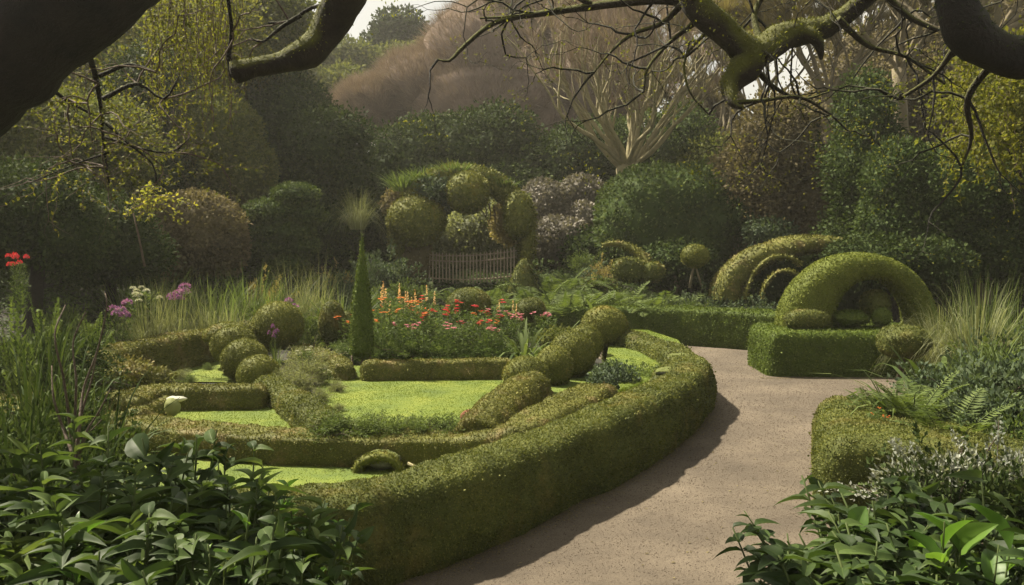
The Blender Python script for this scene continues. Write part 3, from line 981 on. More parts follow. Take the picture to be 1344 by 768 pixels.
cone('topiary_cone', 'squat clipped cone at the right foot of the mossy garden arch', 687, 340, 388, 20, 22.5, 'box', power=.55, stemlen=.3, belly=.1)
ball('topiary_ball', 'lollipop ball on a leaning stem in front of the dark ivy bank', 'topiary', 912, 336, 18, 15, 21, mat='moss', amp=.04)
mb = MB(); addtube(mb, [W(905, 378, 21), W(908, 360, 21), W(912, 345, 21)], [.04, .03, .03], 7); addtube(mb, [W(922, 378, 21), W(916, 360, 21), W(912, 345, 21)], [.03, .025, .02], 7)
o = mb.build('stem', M['greybark']); o.parent = scene.objects['topiary_ball.011'] if 'topiary_ball.011' in scene.objects else None
def fixparent(o, par):
    o.parent = par
    o.matrix_parent_inverse = par.matrix_basis.inverted()
lol = [x for x in scene.objects if x.get('label', '').startswith('lollipop')][0]
o.parent = lol
o.matrix_parent_inverse = __import__('mathutils').Matrix.Translation(-lol.location)

# ------------------------------------------------------------------ arches
def arch_mesh(C0, Ro, Ri, shift=0.0, depth=.42, th0=0.0, th1=PI, n=70, m=26, amp=.02, lean=0.0, pow_=.8):
    """arch in the XZ plane: outer radii Ro (x,z), inner radii Ri, inner centre shifted"""
    th = np.linspace(th0, th1, n)
    O = np.stack([-np.cos(th) * Ro[0], np.sin(th) * Ro[1]], -1)
    I = np.stack([-np.cos(th) * Ri[0] + shift, np.sin(th) * Ri[1]], -1)
    c, h = (O + I) / 2, (O - I) / 2
    ph = np.linspace(0, 2 * PI, m, endpoint=False)
    cs, sn = np.sign(np.cos(ph)) * abs(np.cos(ph)) ** pow_, np.sign(np.sin(ph)) * abs(np.sin(ph)) ** pow_
    V = np.zeros((n, m, 3))
    V[..., 0] = C0[0] + c[:, None, 0] + h[:, None, 0] * cs
    V[..., 2] = C0[2] + c[:, None, 1] + h[:, None, 1] * cs
    V[..., 1] = C0[1] + depth * sn + lean * (c[:, None, 1])
    V = V.reshape(-1, 3)
    V = V + amp * np.stack([fbm(V, 2.5, 1), fbm(V, 2.5, 9), fbm(V, 2.5, 5)], -1)
    i = np.arange(n - 1)[:, None] * m
    j = np.arange(m)[None]; j2 = (j + 1) % m
    return V, np.stack([i + j, i + m + j, i + m + j2, i + j2], -1).reshape(-1, 4)
d = 15.35
C0 = W(1122, 429, d)
r = empty('topiary_arch', tuple(C0), 'smooth green half-ring arch standing on the square box hedge', 'topiary')
V, F = arch_mesh(C0, (PX(103, d), PX(97, d)), (PX(50, d), PX(64, d)), shift=PX(17, d), depth=.40)
mb = MB().add(V, F, .35); leafskin(mb, V, F, dens=2.2, px=.0013, stand=.2, flat=.28)
mb.build('arch_body', M['arch'], r, loc=r.location)
ball('topiary_cushion', 'low rounded clipped cushion at the left foot of the green arch', 'topiary', 1059, 419, 29, 13, 14.95, mat='box', amp=.04, power=.75, dy=.25)
ball('topiary_wedge', 'wedge shaped clipped cushion under the middle of the green arch', 'topiary', 1115, 417, 24, 10, 15.1, mat='box_green', amp=.22)
ball('topiary_ball', 'largest ball inside the opening of the green arch', 'topiary', 1149, 399, 18, 18, 15.4, mat='box', amp=.06, power=.85)
ball('topiary_ball', 'little dark ball in front of the larger one inside the green arch', 'topiary', 1157, 416, 12, 12, 14.9, mat='box_green', amp=.1)
ball('topiary_lump', 'leaning clipped lump in front of the square box hedge', 'topiary', 1186, 449, 31, 21, 12.2, mat='box', amp=.15, power=.8)
mb = MB(); addtube(mb, [W(1180, 500, 12.2), W(1184, 478, 12.2), W(1186, 460, 12.2)], [.05, .04, .04], 8)
o = mb.build('stem', M['twig']); lol = [x for x in scene.objects if x.get('label', '').startswith('leaning clipped')][0]
o.parent = lol; o.matrix_parent_inverse = __import__('mathutils').Matrix.Translation(-lol.location)

# far swooping arch hedge
d = 20.5
C0 = W(1060, 392, d)
r = empty('swooping_hedge', tuple(C0), 'low swooping hedge arch with a sunlit crest and curled hoops, behind the green arch', 'topiary')
V, F = arch_mesh(C0, (PX(128, d), PX(82, d)), (PX(98, d), PX(60, d)), shift=PX(10, d), depth=.45, amp=.05)
mb = MB().add(V, F, .35); leafskin(mb, V, F, dens=1.2, px=.0018, stand=.3, flat=.4); mb.build('arch_body', M['box_old'], r, loc=r.location)
for (cx, cy, ro, ri, dd) in [(1024, 392, 46, 43, .5), (1030, 392, 30, 28, .8)]:
    c1 = W(cx, cy, d - dd)
    V, F = arch_mesh(c1, (PX(ro, d), PX(ro * 1.25, d)), (PX(ri, d), PX(ri * 1.2, d)), depth=.08, amp=.03, n=40, m=12, th1=2.2)
    mb = MB().add(V, F, .5); leafskin(mb, V, F, dens=1.0, px=.002); mb.build('hoop', M['box_old'], r, loc=r.location)
mb = MB(); V, F = sphere(W(1060, 378, d + .6), [1.9, .3, .95], 36, 20, .2, 2); mb.add(V, F, .2); leafskin(mb, V, F, dens=1, jitter=.1)
mb.build('infill', M['ivy'], r, loc=r.location)
d = 21.5
c1 = W(822, 352, d)
r = empty('barrel_topiary', tuple(c1), 'two joined barrel-shaped clipped hedges with a curved band rising behind', 'topiary')
for (cx, cy, rx, ry) in [(826, 354, 22, 15), (854, 357, 17, 13)]:
    mb = MB(); c = W(cx, cy, d); V, F = sphere(c, [PX(rx, d), .3, PX(ry, d)], 36, 22, .05, 2, power=.62); mb.add(V, F, .35); leafskin(mb, V, F, dens=1.2, px=.0022)
    mb.build('barrel', M['box'], r, loc=r.location)
P = catmull(np.array([W(790, 322, d + .6), W(812, 320, d + .6), W(835, 330, d + .4), W(850, 345, d + .2)]), .1)
V, F, _ = tube(P, np.linspace(.05, .14, len(P)), 12, amp=.1); mb = MB().add(V, F, .5); leafskin(mb, V, F, dens=1, px=.002); mb.build('curved_band', M['box_old'], r, loc=r.location)

# ------------------------------------------------------------------ mossy garden arch with gate
d = 25.0
base = W(612, 372, d)
r = empty('garden_arch', tuple(base), 'large rounded arch of moss and clipped balls around a picket gate', 'arch')
P = catmull(np.array([W(548, 378, d), W(538, 340, d), W(533, 300, d), W(552, 258, d), W(585, 238, d), W(622, 234, d), W(655, 246, d), W(679, 272, d), W(689, 305, d), W(691, 338, d), W(684, 358, d)]), .12)
Rr = np.interp(np.linspace(0, 1, len(P)), [0, .15, .3, .5, .7, .82, .93, 1], [.42, .40, .52, .38, .34, .36, .2, .14])
V, F, _ = tube(P, Rr, 22, amp=.28, freq=1.8); mb = MB().add(V, F, .35); leafskin(mb, V, F, dens=1.6, px=.0022, jitter=.05, stand=.5)
mb.build('arch_body', M['moss'], r, loc=r.location)
for (cx, cy, rx, ry, dd, am) in [(546, 290, 38, 33, .45, .05), (614, 253, 28, 27, .65, .02), (680, 283, 20, 31, .45, .08), (692, 318, 9, 32, .3, .15)]:
    ball('clipped_ball', '', '', cx, cy, rx, ry, d - dd, mat='moss', parent=r, amp=am, px_leaf=.0022)
mb = MB()
for (cx, cy, s, n) in [(530, 246, .75, 260), (552, 236, .6, 200), (592, 226, .55, 160), (603, 226, .5, 120), (660, 242, .4, 120), (640, 234, .3, 80), (678, 256, .3, 80)]:
    blades(mb, n, s, spread=.32, w=.03, c=W(cx, cy + 6, d), lean=(.1, 1.0))
mb.build('grass_tuft', M['grass'], r, loc=r.location)
mb = MB(); crownpart(mb, 572, 250, 26, 16, d - .3, pxl=.003, jitter=.1); mb.build('ivy_clump', M['bluegreen'], r, loc=r.location)
mb = MB(); crownpart(mb, 520, 268, 15, 18, d + .1, pxl=.003, jitter=.1); mb.build('dry_shrub', M['brown'], r, loc=r.location)
mb = MB(); crownpart(mb, 668, 292, 20, 26, d + .2, pxl=.0028, jitter=.14); mb.build('trailing_ivy', M['tanleaf'], r, loc=r.location)
mb = MB()
for k in range(9):
    a = W(630 + 6 * k, 262 + 3 * k, d - .05); q = rng.uniform(.3, .9)
    addtube(mb, [a, a + [.05, -.05, -q * .5], a + [rng.uniform(-.1, .25), 0, -q]], [.025, .018, .008], 5)
mb.build('hanging_stem', M['twig'], r, loc=r.location)
mb = MB(); V, F = sphere(W(547, 338, d - .15), [PX(18, d), .4, PX(34, d)], 30, 20, .15, 2.4, power=.7); mb.add(V, F, .3); leafskin(mb, V, F, dens=.7, px=.0024)
mb.build('pier', M['brown'], r, loc=r.location)

r = empty('picket_gate', tuple(W(617, 368, d - .3)), 'wide weathered wooden picket gate under the mossy arch', 'gate')
NP = 27
for i in range(NP):
    t = i / (NP - 1)
    x = 559 + t * 116
    top = 332 + 5 * math.sin(t * PI) - 6 * t
    a, b = W(x, 372, d - .3), W(x + rng.normal() * .4, top + rng.normal() * .7, d - .3)
    mb = MB()
    w2, t2 = .021, .012
    Vb = np.array([a + [sx * w2, sy * t2, 0] for sx in (-1, 1) for sy in (-1, 1)] + [b + [sx * w2, sy * t2, 0] for sx in (-1, 1) for sy in (-1, 1)] + [b + [0, -t2, .05], b + [0, t2, .05]])
    mb.add(Vb[:8], [[0, 1, 5, 4], [2, 6, 7, 3], [0, 4, 6, 2], [1, 3, 7, 5]], rng.random())
    mb.add(Vb[4:10], [[0, 1, 5, 4], [2, 4, 5, 3]], .5); mb.add(Vb[4:10], [[0, 4, 2], [1, 3, 5]], .5)
    mb.build('picket', M['wood'], r, smooth=False, loc=r.location)
for y0, y1, rr in [(341, 337, .022), (364, 362, .022), (334, 329, .018)]:
    mb = MB()
    Pq = np.array([W(556 + 122 * q, y0 + (y1 - y0) * q + 4 * math.sin(q * PI), d - .27) for q in np.linspace(0, 1, 14)])
    addtube(mb, Pq, rr, 6)
    mb.build('rail', M['wood'], r, loc=r.location)

# ------------------------------------------------------------------ little things in the beds
c = G(497, 619, .03)
r = empty('moss_mound', tuple(c), 'arched mossy mound with a dark hollow on the front strip of lawn', 'mound')
V, F = arch_mesh(c + [0, .05, 0], (.24, .19), (.15, .10), depth=.11, amp=.04, n=40, m=18); mb = MB().add(V, F, .4); leafskin(mb, V, F, dens=.9, px=.002)
mb.build('arch_body', M['moss'], r, loc=r.location)
mb = MB(); V, F = sphere(c + [.04, .10, .1], [.18, .12, .10], 24, 14, .25, 2.5); mb.add(V, F); mb.build('stone', M['stone'], r, loc=r.location)
mb = MB(); addtube(mb, [c + [.3, -.05, .1], c + [.5, -.1, .02]], .015, 6); mb.build('twig', M['tanbark'], r, loc=r.location)
c = W(226, 532, 9.9)
r = empty('pale_stone', tuple(c), 'pale cream rounded stone with a white cap on the left lawn edge', 'stone')
mb = MB(); V, F = sphere(c - [0, 0, .02], [.09, .09, .11], 30, 20, .12, 2.0); mb.add(V, F, .5); mb.build('boulder', M['cream'], r, loc=r.location)
mb = MB(); V, F = sphere(c + [.02, .07, .06], [.11, .08, .035], 30, 16, .3, 2.0); mb.add(V, F, .9); mb.build('cap', M['white'], r, loc=r.location)
for (px, py, w_, h_, dd, lab) in [(893, 470, 17, 7, 12.6, 'flat grey mossy stone on the right lawn strip'), (875, 488, 15, 6, 11.8, 'dark mossy stone nearest the bend of the curved hedge'),
                                  (170, 455, 22, 7, 14.3, 'long low grey stone by the far left lawn')]:
    c = W(px, py, dd); mb = MB(); V, F = sphere(c, [PX(w_, dd), .15, PX(h_, dd)], 24, 14, .35, 2.5, off=px); mb.add(V, F)
    tag(mb.build('stone', M['stone'], loc=c), lab, 'stone')

# leaf litter along the hedge feet and a few fallen leaves on the gravel
mb = MB()
C = catmull(np.array(outer_hedge), .02)
Tn = norm(np.gradient(C, axis=0)); NN = np.stack([Tn[:, 1], -Tn[:, 0]], -1)
k = rng.integers(0, len(C), 16000)
off = .22 + np.abs(rng.normal(size=16000)) * .10
P = np.column_stack([C[k] + NN[k] * off[:, None], np.full(16000, .009)])
Q = np.column_stack([rng.uniform(-2, 8, 900), rng.uniform(4, 18, 900), np.full(900, .010)])
Q = Q[inpoly(Q, path_pts)]
e = np.column_stack([rng.uniform(4.2, 9, 2500), 14.36 - np.abs(rng.normal(size=2500)) * .10, np.full(2500, .009)])
P = np.concatenate([P, Q, e])
n = len(P)
s_ = rng.uniform(.008, .022, n); s_[-len(Q) - 2500:-2500] = rng.uniform(.02, .04, len(Q))
inst(mb, LEAF_V, LEAF_F, P, norm(rvec(n) * [1, 1, .12]), norm(rvec(n) * .35 + [0, 0, 1]), s_, s_ * .6)
struct(mb.build('leaf_litter', M['brown']), 'stuff')

# ------------------------------------------------------------------ shrub bank and background trees
def shrub(label, px, py, rx, ry, d, mat, lump=.14, jitter=.12, pxl=.0030, dens=2.0, group=None, cat='shrub', name='shrub', **k):
    c = W(px, py, d)
    z = float(hgt(np.array(c[0]), np.array(d)))
    r = empty(name, (c[0], d, z), label, cat, group)
    mb = MB(); crownpart(mb, px, py, rx, ry, d, pxl=pxl, jitter=jitter, lump=lump, dens=dens, seed=px * .3 + py, **k)
    mb.build('foliage', M[mat], r, loc=r.location)
    mb = MB()
    for q in range(4):
        a = rng.normal(size=2) * PX(rx, d) * .35
        addtube(mb, [[c[0] + a[0] * .3, d + a[1] * .3, min(z, c[2]) - .25], [c[0] + a[0], d + a[1], c[2]]], [.05, .03], 6)
    mb.build('stem', M['greybark'], r, loc=r.location)
    return r

# big dome of mauve twigs with an evergreen mass below
d = 46
r = empty('twiggy_tree', (W(610, 300, d)[0], d, 2.2), 'huge dome-shaped tree of fine mauve brown twigs behind the moss arch', 'tree')
mb = MB()
for b in [(655, 85, 115, 95), (572, 118, 92, 62), (505, 142, 72, 42), (770, 90, 110, 120), (715, 10, 110, 90), (640, 140, 130, 75), (700, 170, 110, 60)]:
    c = W(b[0], b[1], d + 1.5)
    R = np.array([PX(b[2], d), PX(b[2], d) * .8, PX(b[3], d)])
    V, F = sphere(c, R * .9, 50, 34, .12, 2.4, off=b[0])
    mb.add(V, F, .35)
    P, N = surf_sample(V, F, 9000)
    spray(mb, P - N * .2, norm(N + [0, 0, .7]), 26000, .7, .022, .6, .6)
mb.build('crown', M['mauve'], r, loc=r.location)
mb = MB(); addtube(mb, [[r.location.x, d, 1.5], [r.location.x + .2, d, 6], [r.location.x + .5, d, 9]], [.5, .4, .25], 12, amp=.2)
mb.build('trunk', M['greybark'], r, loc=r.location)
tree('evergreen_tree', 'broad dark evergreen mass under the mauve twiggy dome', 34, [(610, 215, 62, 58), (530, 228, 60, 55, -1), (690, 240, 70, 50, .8), (752, 225, 50, 52), (480, 250, 45, 40), (570, 270, 90, 50, -1.5), (655, 190, 50, 45, 1), (560, 196, 40, 38), (660, 265, 80, 45, -1)], 'dark', (600, 230, .4), lump=.2)
tree('evergreen_tree', 'dark yew mass behind the pale multi-stemmed tree', 37, [(790, 215, 70, 50), (850, 220, 55, 60), (760, 240, 60, 40), (900, 200, 30, 60)], 'ivy_green', (780, 220, .3), lump=.12)
# pale vase-shaped tree
d = 30
b = W(823, 252, d); b[2] = 1.5
r = empty('bare_tree', tuple(b), 'pale leafless vase-shaped tree with many upright stems', 'tree')
mb = MB(); top = W(823, 214, d)
addtube(mb, catmull(np.array([b, (b + top) / 2 + [.1, 0, 0], top]), .2), .36, 14, amp=.25)
tips = []
rng = np.random.default_rng(21)
for k in range(24):
    a = k / 24 * 2 * PI + rng.normal() * .1
    sp_ = rng.uniform(.25, 1.15)
    D = np.array([math.cos(a) * sp_, math.sin(a) * sp_ * .7, 1.0 - .25 * sp_])
    branches(mb, top + [math.cos(a) * .2, math.sin(a) * .2, -.1], D, rng.uniform(2.2, 3.7), rng.uniform(.06, .115), 4, tips, spread=.5, up=.5, kids=3, wig=.13, shrink=.74, minr=.006)
for D, l in [((-1, 0, .5), 2.2), ((.9, -.1, .7), 2.2), ((-.9, .3, .8), 2.6)]:
    branches(mb, top - [0, 0, .3], D, l, .09, 4, tips, spread=.5, up=.6, kids=3, wig=.1, shrink=.66, minr=.01)
mb.build('trunk', M['tanbark'], r, loc=r.location)
TP = np.array([t[0] for t in tips]); TD = np.array([t[1] for t in tips])
mb = MB(); spray(mb, TP, TD, 26000, .65, .012, .5, .75)
mb.build('twigs', M['mauve'], r, loc=r.location)

# bare twiggy trees on the right
def bare(label, px, ybase, d, seed, ln, rad, n=9, mat='greybark', tw='tanleaf', nt_=26000, lean=0.0, ztop=None, wig=.14, spr=.6, depth=4, tlen=.6):
    global rng
    keep = rng; rng = np.random.default_rng(seed)
    x = (px - CX) / FPX * d
    z = float(hgt(np.array(x), np.array(d)))
    b = np.array([x, d, z - .2]); top = W(px + lean, ybase, d)
    r = empty('bare_tree', tuple(b), label, 'tree')
    mb = MB(); addtube(mb, catmull([b, b * .5 + top * .5 + [.1, 0, 0], top], .5), rad * 1.1, 12, amp=.2)
    tips = []
    for k in range(n):
        a = k / n * 2 * PI + rng.normal() * .2
        s = rng.uniform(.4, 1.1)
        branches(mb, top - [0, 0, .1 * k / n], [math.cos(a) * s, math.sin(a) * s * .7, 1 - .3 * s], ln * rng.uniform(.7, 1.1), rad * rng.uniform(.35, .6), depth, tips, spread=spr, up=.4, kids=3, wig=wig, shrink=.68, minr=.008)
    mb.build('trunk', M[mat], r, loc=r.location)
    mb = MB(); spray(mb, np.array([t[0] for t in tips]), np.array([t[1] for t in tips]), nt_, tlen, .0005 * d, .55, .5)
    mb.build('twigs', M[tw], r, loc=r.location)
    rng = keep
    return r
bare('leafless tree with tan twigs behind the right-hand mossy branch', 1085, 130, 26, 31, 2.3, .17, tw='brown')
bare('leafless grey tree at the right above the ivy trunks', 1180, 90, 23, 32, 2.2, .16, tw='brown')
bare('slender leafless tree between the pale vase-shaped tree and the ivy trunks', 1000, 150, 28, 33, 2.4, .16, n=7, tw='tanleaf')
bare('bare tree tangled in the upper right corner', 1290, 60, 20, 34, 2.4, .2, tw='brown')
bare('thin bare tree at the upper left among yellow green leaves', 150, 130, 28, 35, 1.7, .12, n=8, tw='olive', nt_=12000, mat='shadebark')
bare('distant bare tree near the sky gap left of the right-hand branch', 930, 200, 40, 37, 3.0, .2, n=8, tw='brown')

# misty trees right of the sky gap and the far skyline
tree('background_tree', 'brown rounded tree in the misty gap right of the pale tree', 44, [(925, 165, 48, 50), (900, 205, 40, 40), (950, 215, 45, 35)], 'brown', (925, 170, .3), lump=.15)
tree('background_tree', 'dark rounded tree below the misty gap', 36, [(945, 232, 60, 45), (900, 245, 50, 35)], 'olive', (940, 220, .3))
tree('background_tree', 'small dark tree against the sky in the top left sky gap', 70, [(524, 38, 32, 22), (505, 56, 26, 16), (545, 56, 26, 18)], 'dark', (520, 40, .3), lump=.25, pxl=.0032)
tree('background_tree', 'grey green tree on the skyline left of the sky gap', 62, [(455, 92, 46, 34), (425, 108, 50, 34), (480, 112, 50, 34), (400, 80, 40, 36)], 'olive', (450, 90, .4))
tree('background_tree', 'pale olive tree on the slope below the sky gap', 52, [(400, 130, 50, 34), (450, 125, 45, 30), (360, 95, 46, 40)], 'olive', (400, 120, .4))
tree('background_tree', 'dim green tree in the distance below the little dark skyline tree', 64, [(520, 100, 50, 34), (560, 88, 40, 30)], 'olive', (520, 90, .4))
tree('background_tree', 'tall dim tree filling the top left behind the hanging leaves', 30, [(300, 60, 90, 70), (210, 40, 90, 80), (350, 30, 60, 50), (120, 80, 90, 90), (20, 110, 90, 110)], 'olive', (250, 100, .4), lump=.3)
tree('background_tree', 'tall shadowy tree behind the upper right twigs', 34, [(1150, 130, 70, 90), (1100, 200, 70, 70), (1230, 120, 90, 90), (1320, 100, 80, 100)], 'brown', (1180, 160, .4), lump=.32)

# dark masses left and centre left
tree('evergreen_tree', 'tall dark green rounded evergreen left of the mauve dome', 30, [(368, 165, 62, 62), (395, 215, 52, 50), (340, 215, 50, 60), (375, 260, 60, 40)], 'ivy', (370, 190, .3), lump=.12)
tree('evergreen_tree', 'bushy dark green tree beside the mauve dome foot', 27, [(425, 200, 42, 42), (452, 235, 34, 34), (405, 245, 40, 36), (450, 175, 30, 22)], 'dark', (425, 215, .25), lump=.22)
tree('rounded_shrub', 'tall soft olive rounded shrub left of the dark evergreen', 25, [(275, 185, 62, 66), (250, 230, 55, 50), (315, 225, 40, 50)], 'olive', (275, 200, .2), cat='shrub', lump=.14, jitter=.15)
tree('cloud_pruned_tree', 'dark cloud-pruned evergreen with stacked flat pads', 22, [(388, 256, 30, 13), (362, 277, 40, 14), (400, 282, 26, 12), (372, 303, 38, 15), (360, 325, 26, 14), (392, 322, 26, 13), (376, 345, 28, 14)], 'ivy_green', (375, 262, .12), lump=.10, pxl=.0026, jitter=.05)
tree('rounded_shrub', 'broad brown dome-shaped shrub above the tall grasses', 21, [(258, 305, 60, 50), (215, 320, 50, 44), (292, 325, 30, 34)], 'brown', (250, 320, .15), cat='shrub', lump=.1, jitter=.1)
tree('background_tree', 'dark tree behind the giant limb at the far left', 20, [(60, 200, 80, 70), (0, 180, 70, 90), (130, 190, 60, 50)], 'olive', (60, 210, .3), lump=.35, jitter=.4)
tree('background_tree', 'leafy dark tree with hanging twigs left of the brown shrub', 24, [(175, 170, 42, 60), (150, 230, 50, 40), (210, 240, 40, 50), (195, 120, 40, 50)], 'dark', (188, 90, .22), lump=.35, jitter=.35)
tree('drooping_shrub', 'shadowy drooping shrub at the left edge', 15, [(40, 270, 70, 46), (85, 310, 45, 36), (0, 300, 60, 60)], 'dark', (40, 290, .15), cat='shrub', lump=.25, jitter=.25)
tree('rounded_shrub', 'dark shrub between the drooping shrub and the brown dome', 17.5, [(140, 300, 50, 40), (110, 340, 50, 30), (170, 335, 50, 30)], 'dark', (140, 310, .12), cat='shrub', lump=.2, jitter=.2)

# centre right masses
tree('background_tree', 'shrub coloured pale as if sunlit, seen through the opening of the mossy arch', 27.8, [(630, 310, 40, 40), (600, 330, 34, 26), (655, 325, 30, 34)], 'palegrass', (628, 320, .1), cat='shrub', lump=.3, jitter=.2)  # pale leaf colour stands in for sunlight on this shaded shrub
tree('background_tree', 'dark shrub behind the spiky pale grass head', 29, [(470, 290, 46, 36), (440, 280, 30, 36), (505, 300, 30, 34)], 'dark', (470, 300, .12), cat='shrub', lump=.25)
tree('background_tree', 'shadowy evergreen closing the gap beside the cloud-pruned tree', 27, [(425, 290, 36, 44), (400, 320, 40, 36), (330, 300, 34, 40)], 'ivy', (410, 300, .12), cat='shrub', lump=.25)
tree('background_tree', 'dark low shrubs closing the view behind the picket gate', 33, [(560, 300, 60, 26), (640, 300, 60, 26), (720, 300, 60, 26)], 'dark', (620, 300, .12), cat='shrub', lump=.25)
g = 'grey mauve clipped mounds'
shrub('tall grey mauve mound right behind the moss arch', 712, 276, 34, 38, 28.5, 'greymauve', lump=.16, jitter=.05, group=g)
shrub('highest grey mauve mound with a two-lobed top', 764, 256, 34, 22, 30, 'greymauve', lump=.28, jitter=.05, group=g)
shrub('small round grey mauve mound in front of the highest one', 765, 290, 26, 24, 28, 'greymauve', lump=.12, jitter=.05, group=g)
shrub('dark grey mound lowest and closest to the moss arch', 735, 312, 40, 26, 27, 'greymauve', lump=.2, jitter=.08, group=g)
shrub('shaded mound at the foot of the grey mauve mounds', 770, 328, 36, 26, 26.5, 'ivy', lump=.2, jitter=.08)
hd = 26
V, F = sphere(W(876, 296, hd), [PX(88, hd), 2.2, PX(70, hd)], 70, 44, .13, 1.7, off=4, power=.62, hi=.02)
mb = MB().add(V, F, .3); leafskin(mb, V, F, dens=1.3, px=.0030, jitter=.12)
tag(mb.build('ivy_bank', M['ivy_green'], loc=W(876, 350, hd)), 'big rounded block of fresh green ivy hedge below the pale tree', 'hedge')
V, F = sphere(W(935, 262, 29), [PX(60, 29), 2.0, PX(42, 29)], 50, 30, .2, 2, off=9, power=.8)
mb = MB().add(V, F, .3); leafskin(mb, V, F, dens=1.2, px=.003, jitter=.12)
tag(mb.build('ivy_bank', M['ivy_green'], loc=W(935, 300, 29)), 'second ivy mound rising to the right behind the ivy block', 'hedge')
shrub('round dark green bush beside the ivy block', 962, 290, 28, 28, 24.5, 'ivy', lump=.08, jitter=.06)
shrub('dull bush left of the round dark green bush', 935, 300, 22, 30, 25, 'olive', jitter=.12)
shrub('reddish brown bush above the second ivy mound', 955, 222, 20, 16, 28, 'brown', jitter=.15)
shrub('dark shrub under the ivy block, beside the barrel hedges', 890, 345, 46, 26, 23.5, 'ivy', lump=.2, jitter=.15)
shrub('low green bush between the round bush and the swooping hedge', 1010, 308, 30, 18, 23.5, 'bluegreen', jitter=.15)
tree('ivy_tree', 'leafy russet brown tree left of the dark ivy trunk', 24.5, [(1008, 190, 32, 40), (1000, 240, 30, 36), (1004, 285, 24, 36), (1030, 160, 30, 28), (985, 215, 22, 24)], 'brown', (1005, 170, .25), lump=.55, jitter=.6, freq=3.5, barkm='greybark')
tree('ivy_tree', 'tall trunk smothered in dark ivy behind the green arch', 22, [(1135, 150, 26, 50), (1125, 220, 34, 44), (1140, 275, 36, 50), (1120, 320, 40, 36), (1155, 205, 24, 40)], 'ivy', (1135, 100, .28), lump=.3, jitter=.3)
tree('background_tree', 'low spreading brown bush at the foot of the dark ivy trunk', 24.5, [(1075, 275, 42, 46), (1050, 310, 46, 30), (1090, 235, 34, 34)], 'brown', (1070, 290, .2), cat='shrub', lump=.25, jitter=.25)
tree('evergreen_tree', 'dark green tree in shade between the two ivy trunks', 27, [(1060, 200, 40, 40), (1080, 165, 36, 36), (1045, 240, 36, 40)], 'dark', (1060, 220, .2), lump=.3, jitter=.2)
tree('evergreen_tree', 'great dark hedge-like yew filling the right behind the arch', 20, [(1250, 255, 90, 60), (1330, 260, 80, 80), (1200, 300, 70, 50), (1290, 320, 90, 50), (1180, 240, 40, 50), (1350, 180, 60, 60)], 'ivy', (1260, 270, .4), lump=.16, jitter=.15)
tree('evergreen_tree', 'low dark shrub mass directly behind the top of the green arch', 18.5, [(1150, 345, 60, 30), (1220, 350, 50, 32)], 'dark', (1180, 350, .15), cat='shrub', lump=.2, jitter=.15)
tree('weeping_tree', 'tree with yellow green hanging foliage at the right edge', 13, [(1290, 130, 44, 34), (1320, 175, 32, 36), (1345, 120, 40, 60)], 'hang', (1370, 60, .1), lump=.5, jitter=.45, core=False, dens=1.3, pxl=.0038)
tree('weeping_tree', 'yellow green leafy tree draped over the upper left', 27, [(245, 60, 52, 60), (205, 110, 46, 44), (290, 30, 36, 50), (155, 150, 44, 46), (100, 185, 44, 34), (225, 160, 26, 30)], 'hang', (185, 60, .13), lump=.55, jitter=.7, core=False, dens=1.3, pxl=.0028, barkm='shadebark')
# yellow sprig
r = empty('yellow_shrub', tuple(W(205, 330, 14)), 'arching yellow leaved sprig glowing in front of the brown dome shrub', 'shrub')
mb, st = MB(), MB()
for k in range(13):
    a = W(rng.uniform(155, 200), rng.uniform(270, 290), 14 + rng.normal() * .2); b = W(rng.uniform(185, 262), rng.uniform(238, 285), 14 + rng.normal() * .25)
    P = catmull(np.array([a, (a + b) / 2 + [0, 0, .15], b, b + [.1, 0, -.12]]), .06)
    addtube(st, P, .006, 4)
    n = len(P)
    for q in range(2):
        inst(mb, LEAF_V, LEAF_F, P, norm(rvec(n) + [0, 0, -.2]), norm(rvec(n) + [0, 0, 1]), rng.uniform(.05, .10, n), .05)
addtube(st, [W(190, 350, 14), W(182, 310, 14), W(175, 280, 14)], [.02, .015, .01], 6)
mb.build('foliage', M['yellow'], r, loc=r.location); st.build('stem', M['twig'], r, loc=r.location)

# low ivy and leaf litter covering the banks
mb = MB()
n = 420000
P = np.column_stack([rng.uniform(-22, 22, n), rng.uniform(3, 38, n), np.zeros(n)])
flat = (P[:, 1] > 19.9) | (P[:, 0] < -6.9) | ((P[:, 0] > 9.6)) | ((P[:, 1] > 17.6) & (P[:, 0] < 0))
P = P[flat]
P[:, 2] = gz(P[:, 0][None], P[:, 1][None])[0]
s_ = np.clip(np.linalg.norm(P - CAMP, axis=1) * .0042, .03, .13)
inst(mb, LEAF_V, LEAF_F, P + rng.random((len(P), 1)) * [0, 0, .10], norm(rvec(len(P)) * [1, 1, .4] + [0, 0, .2]), norm(rvec(len(P)) * .6 + [0, 0, 1]), s_, s_ * .7)
struct(mb.build('ground_cover', M['ivy']), 'stuff')

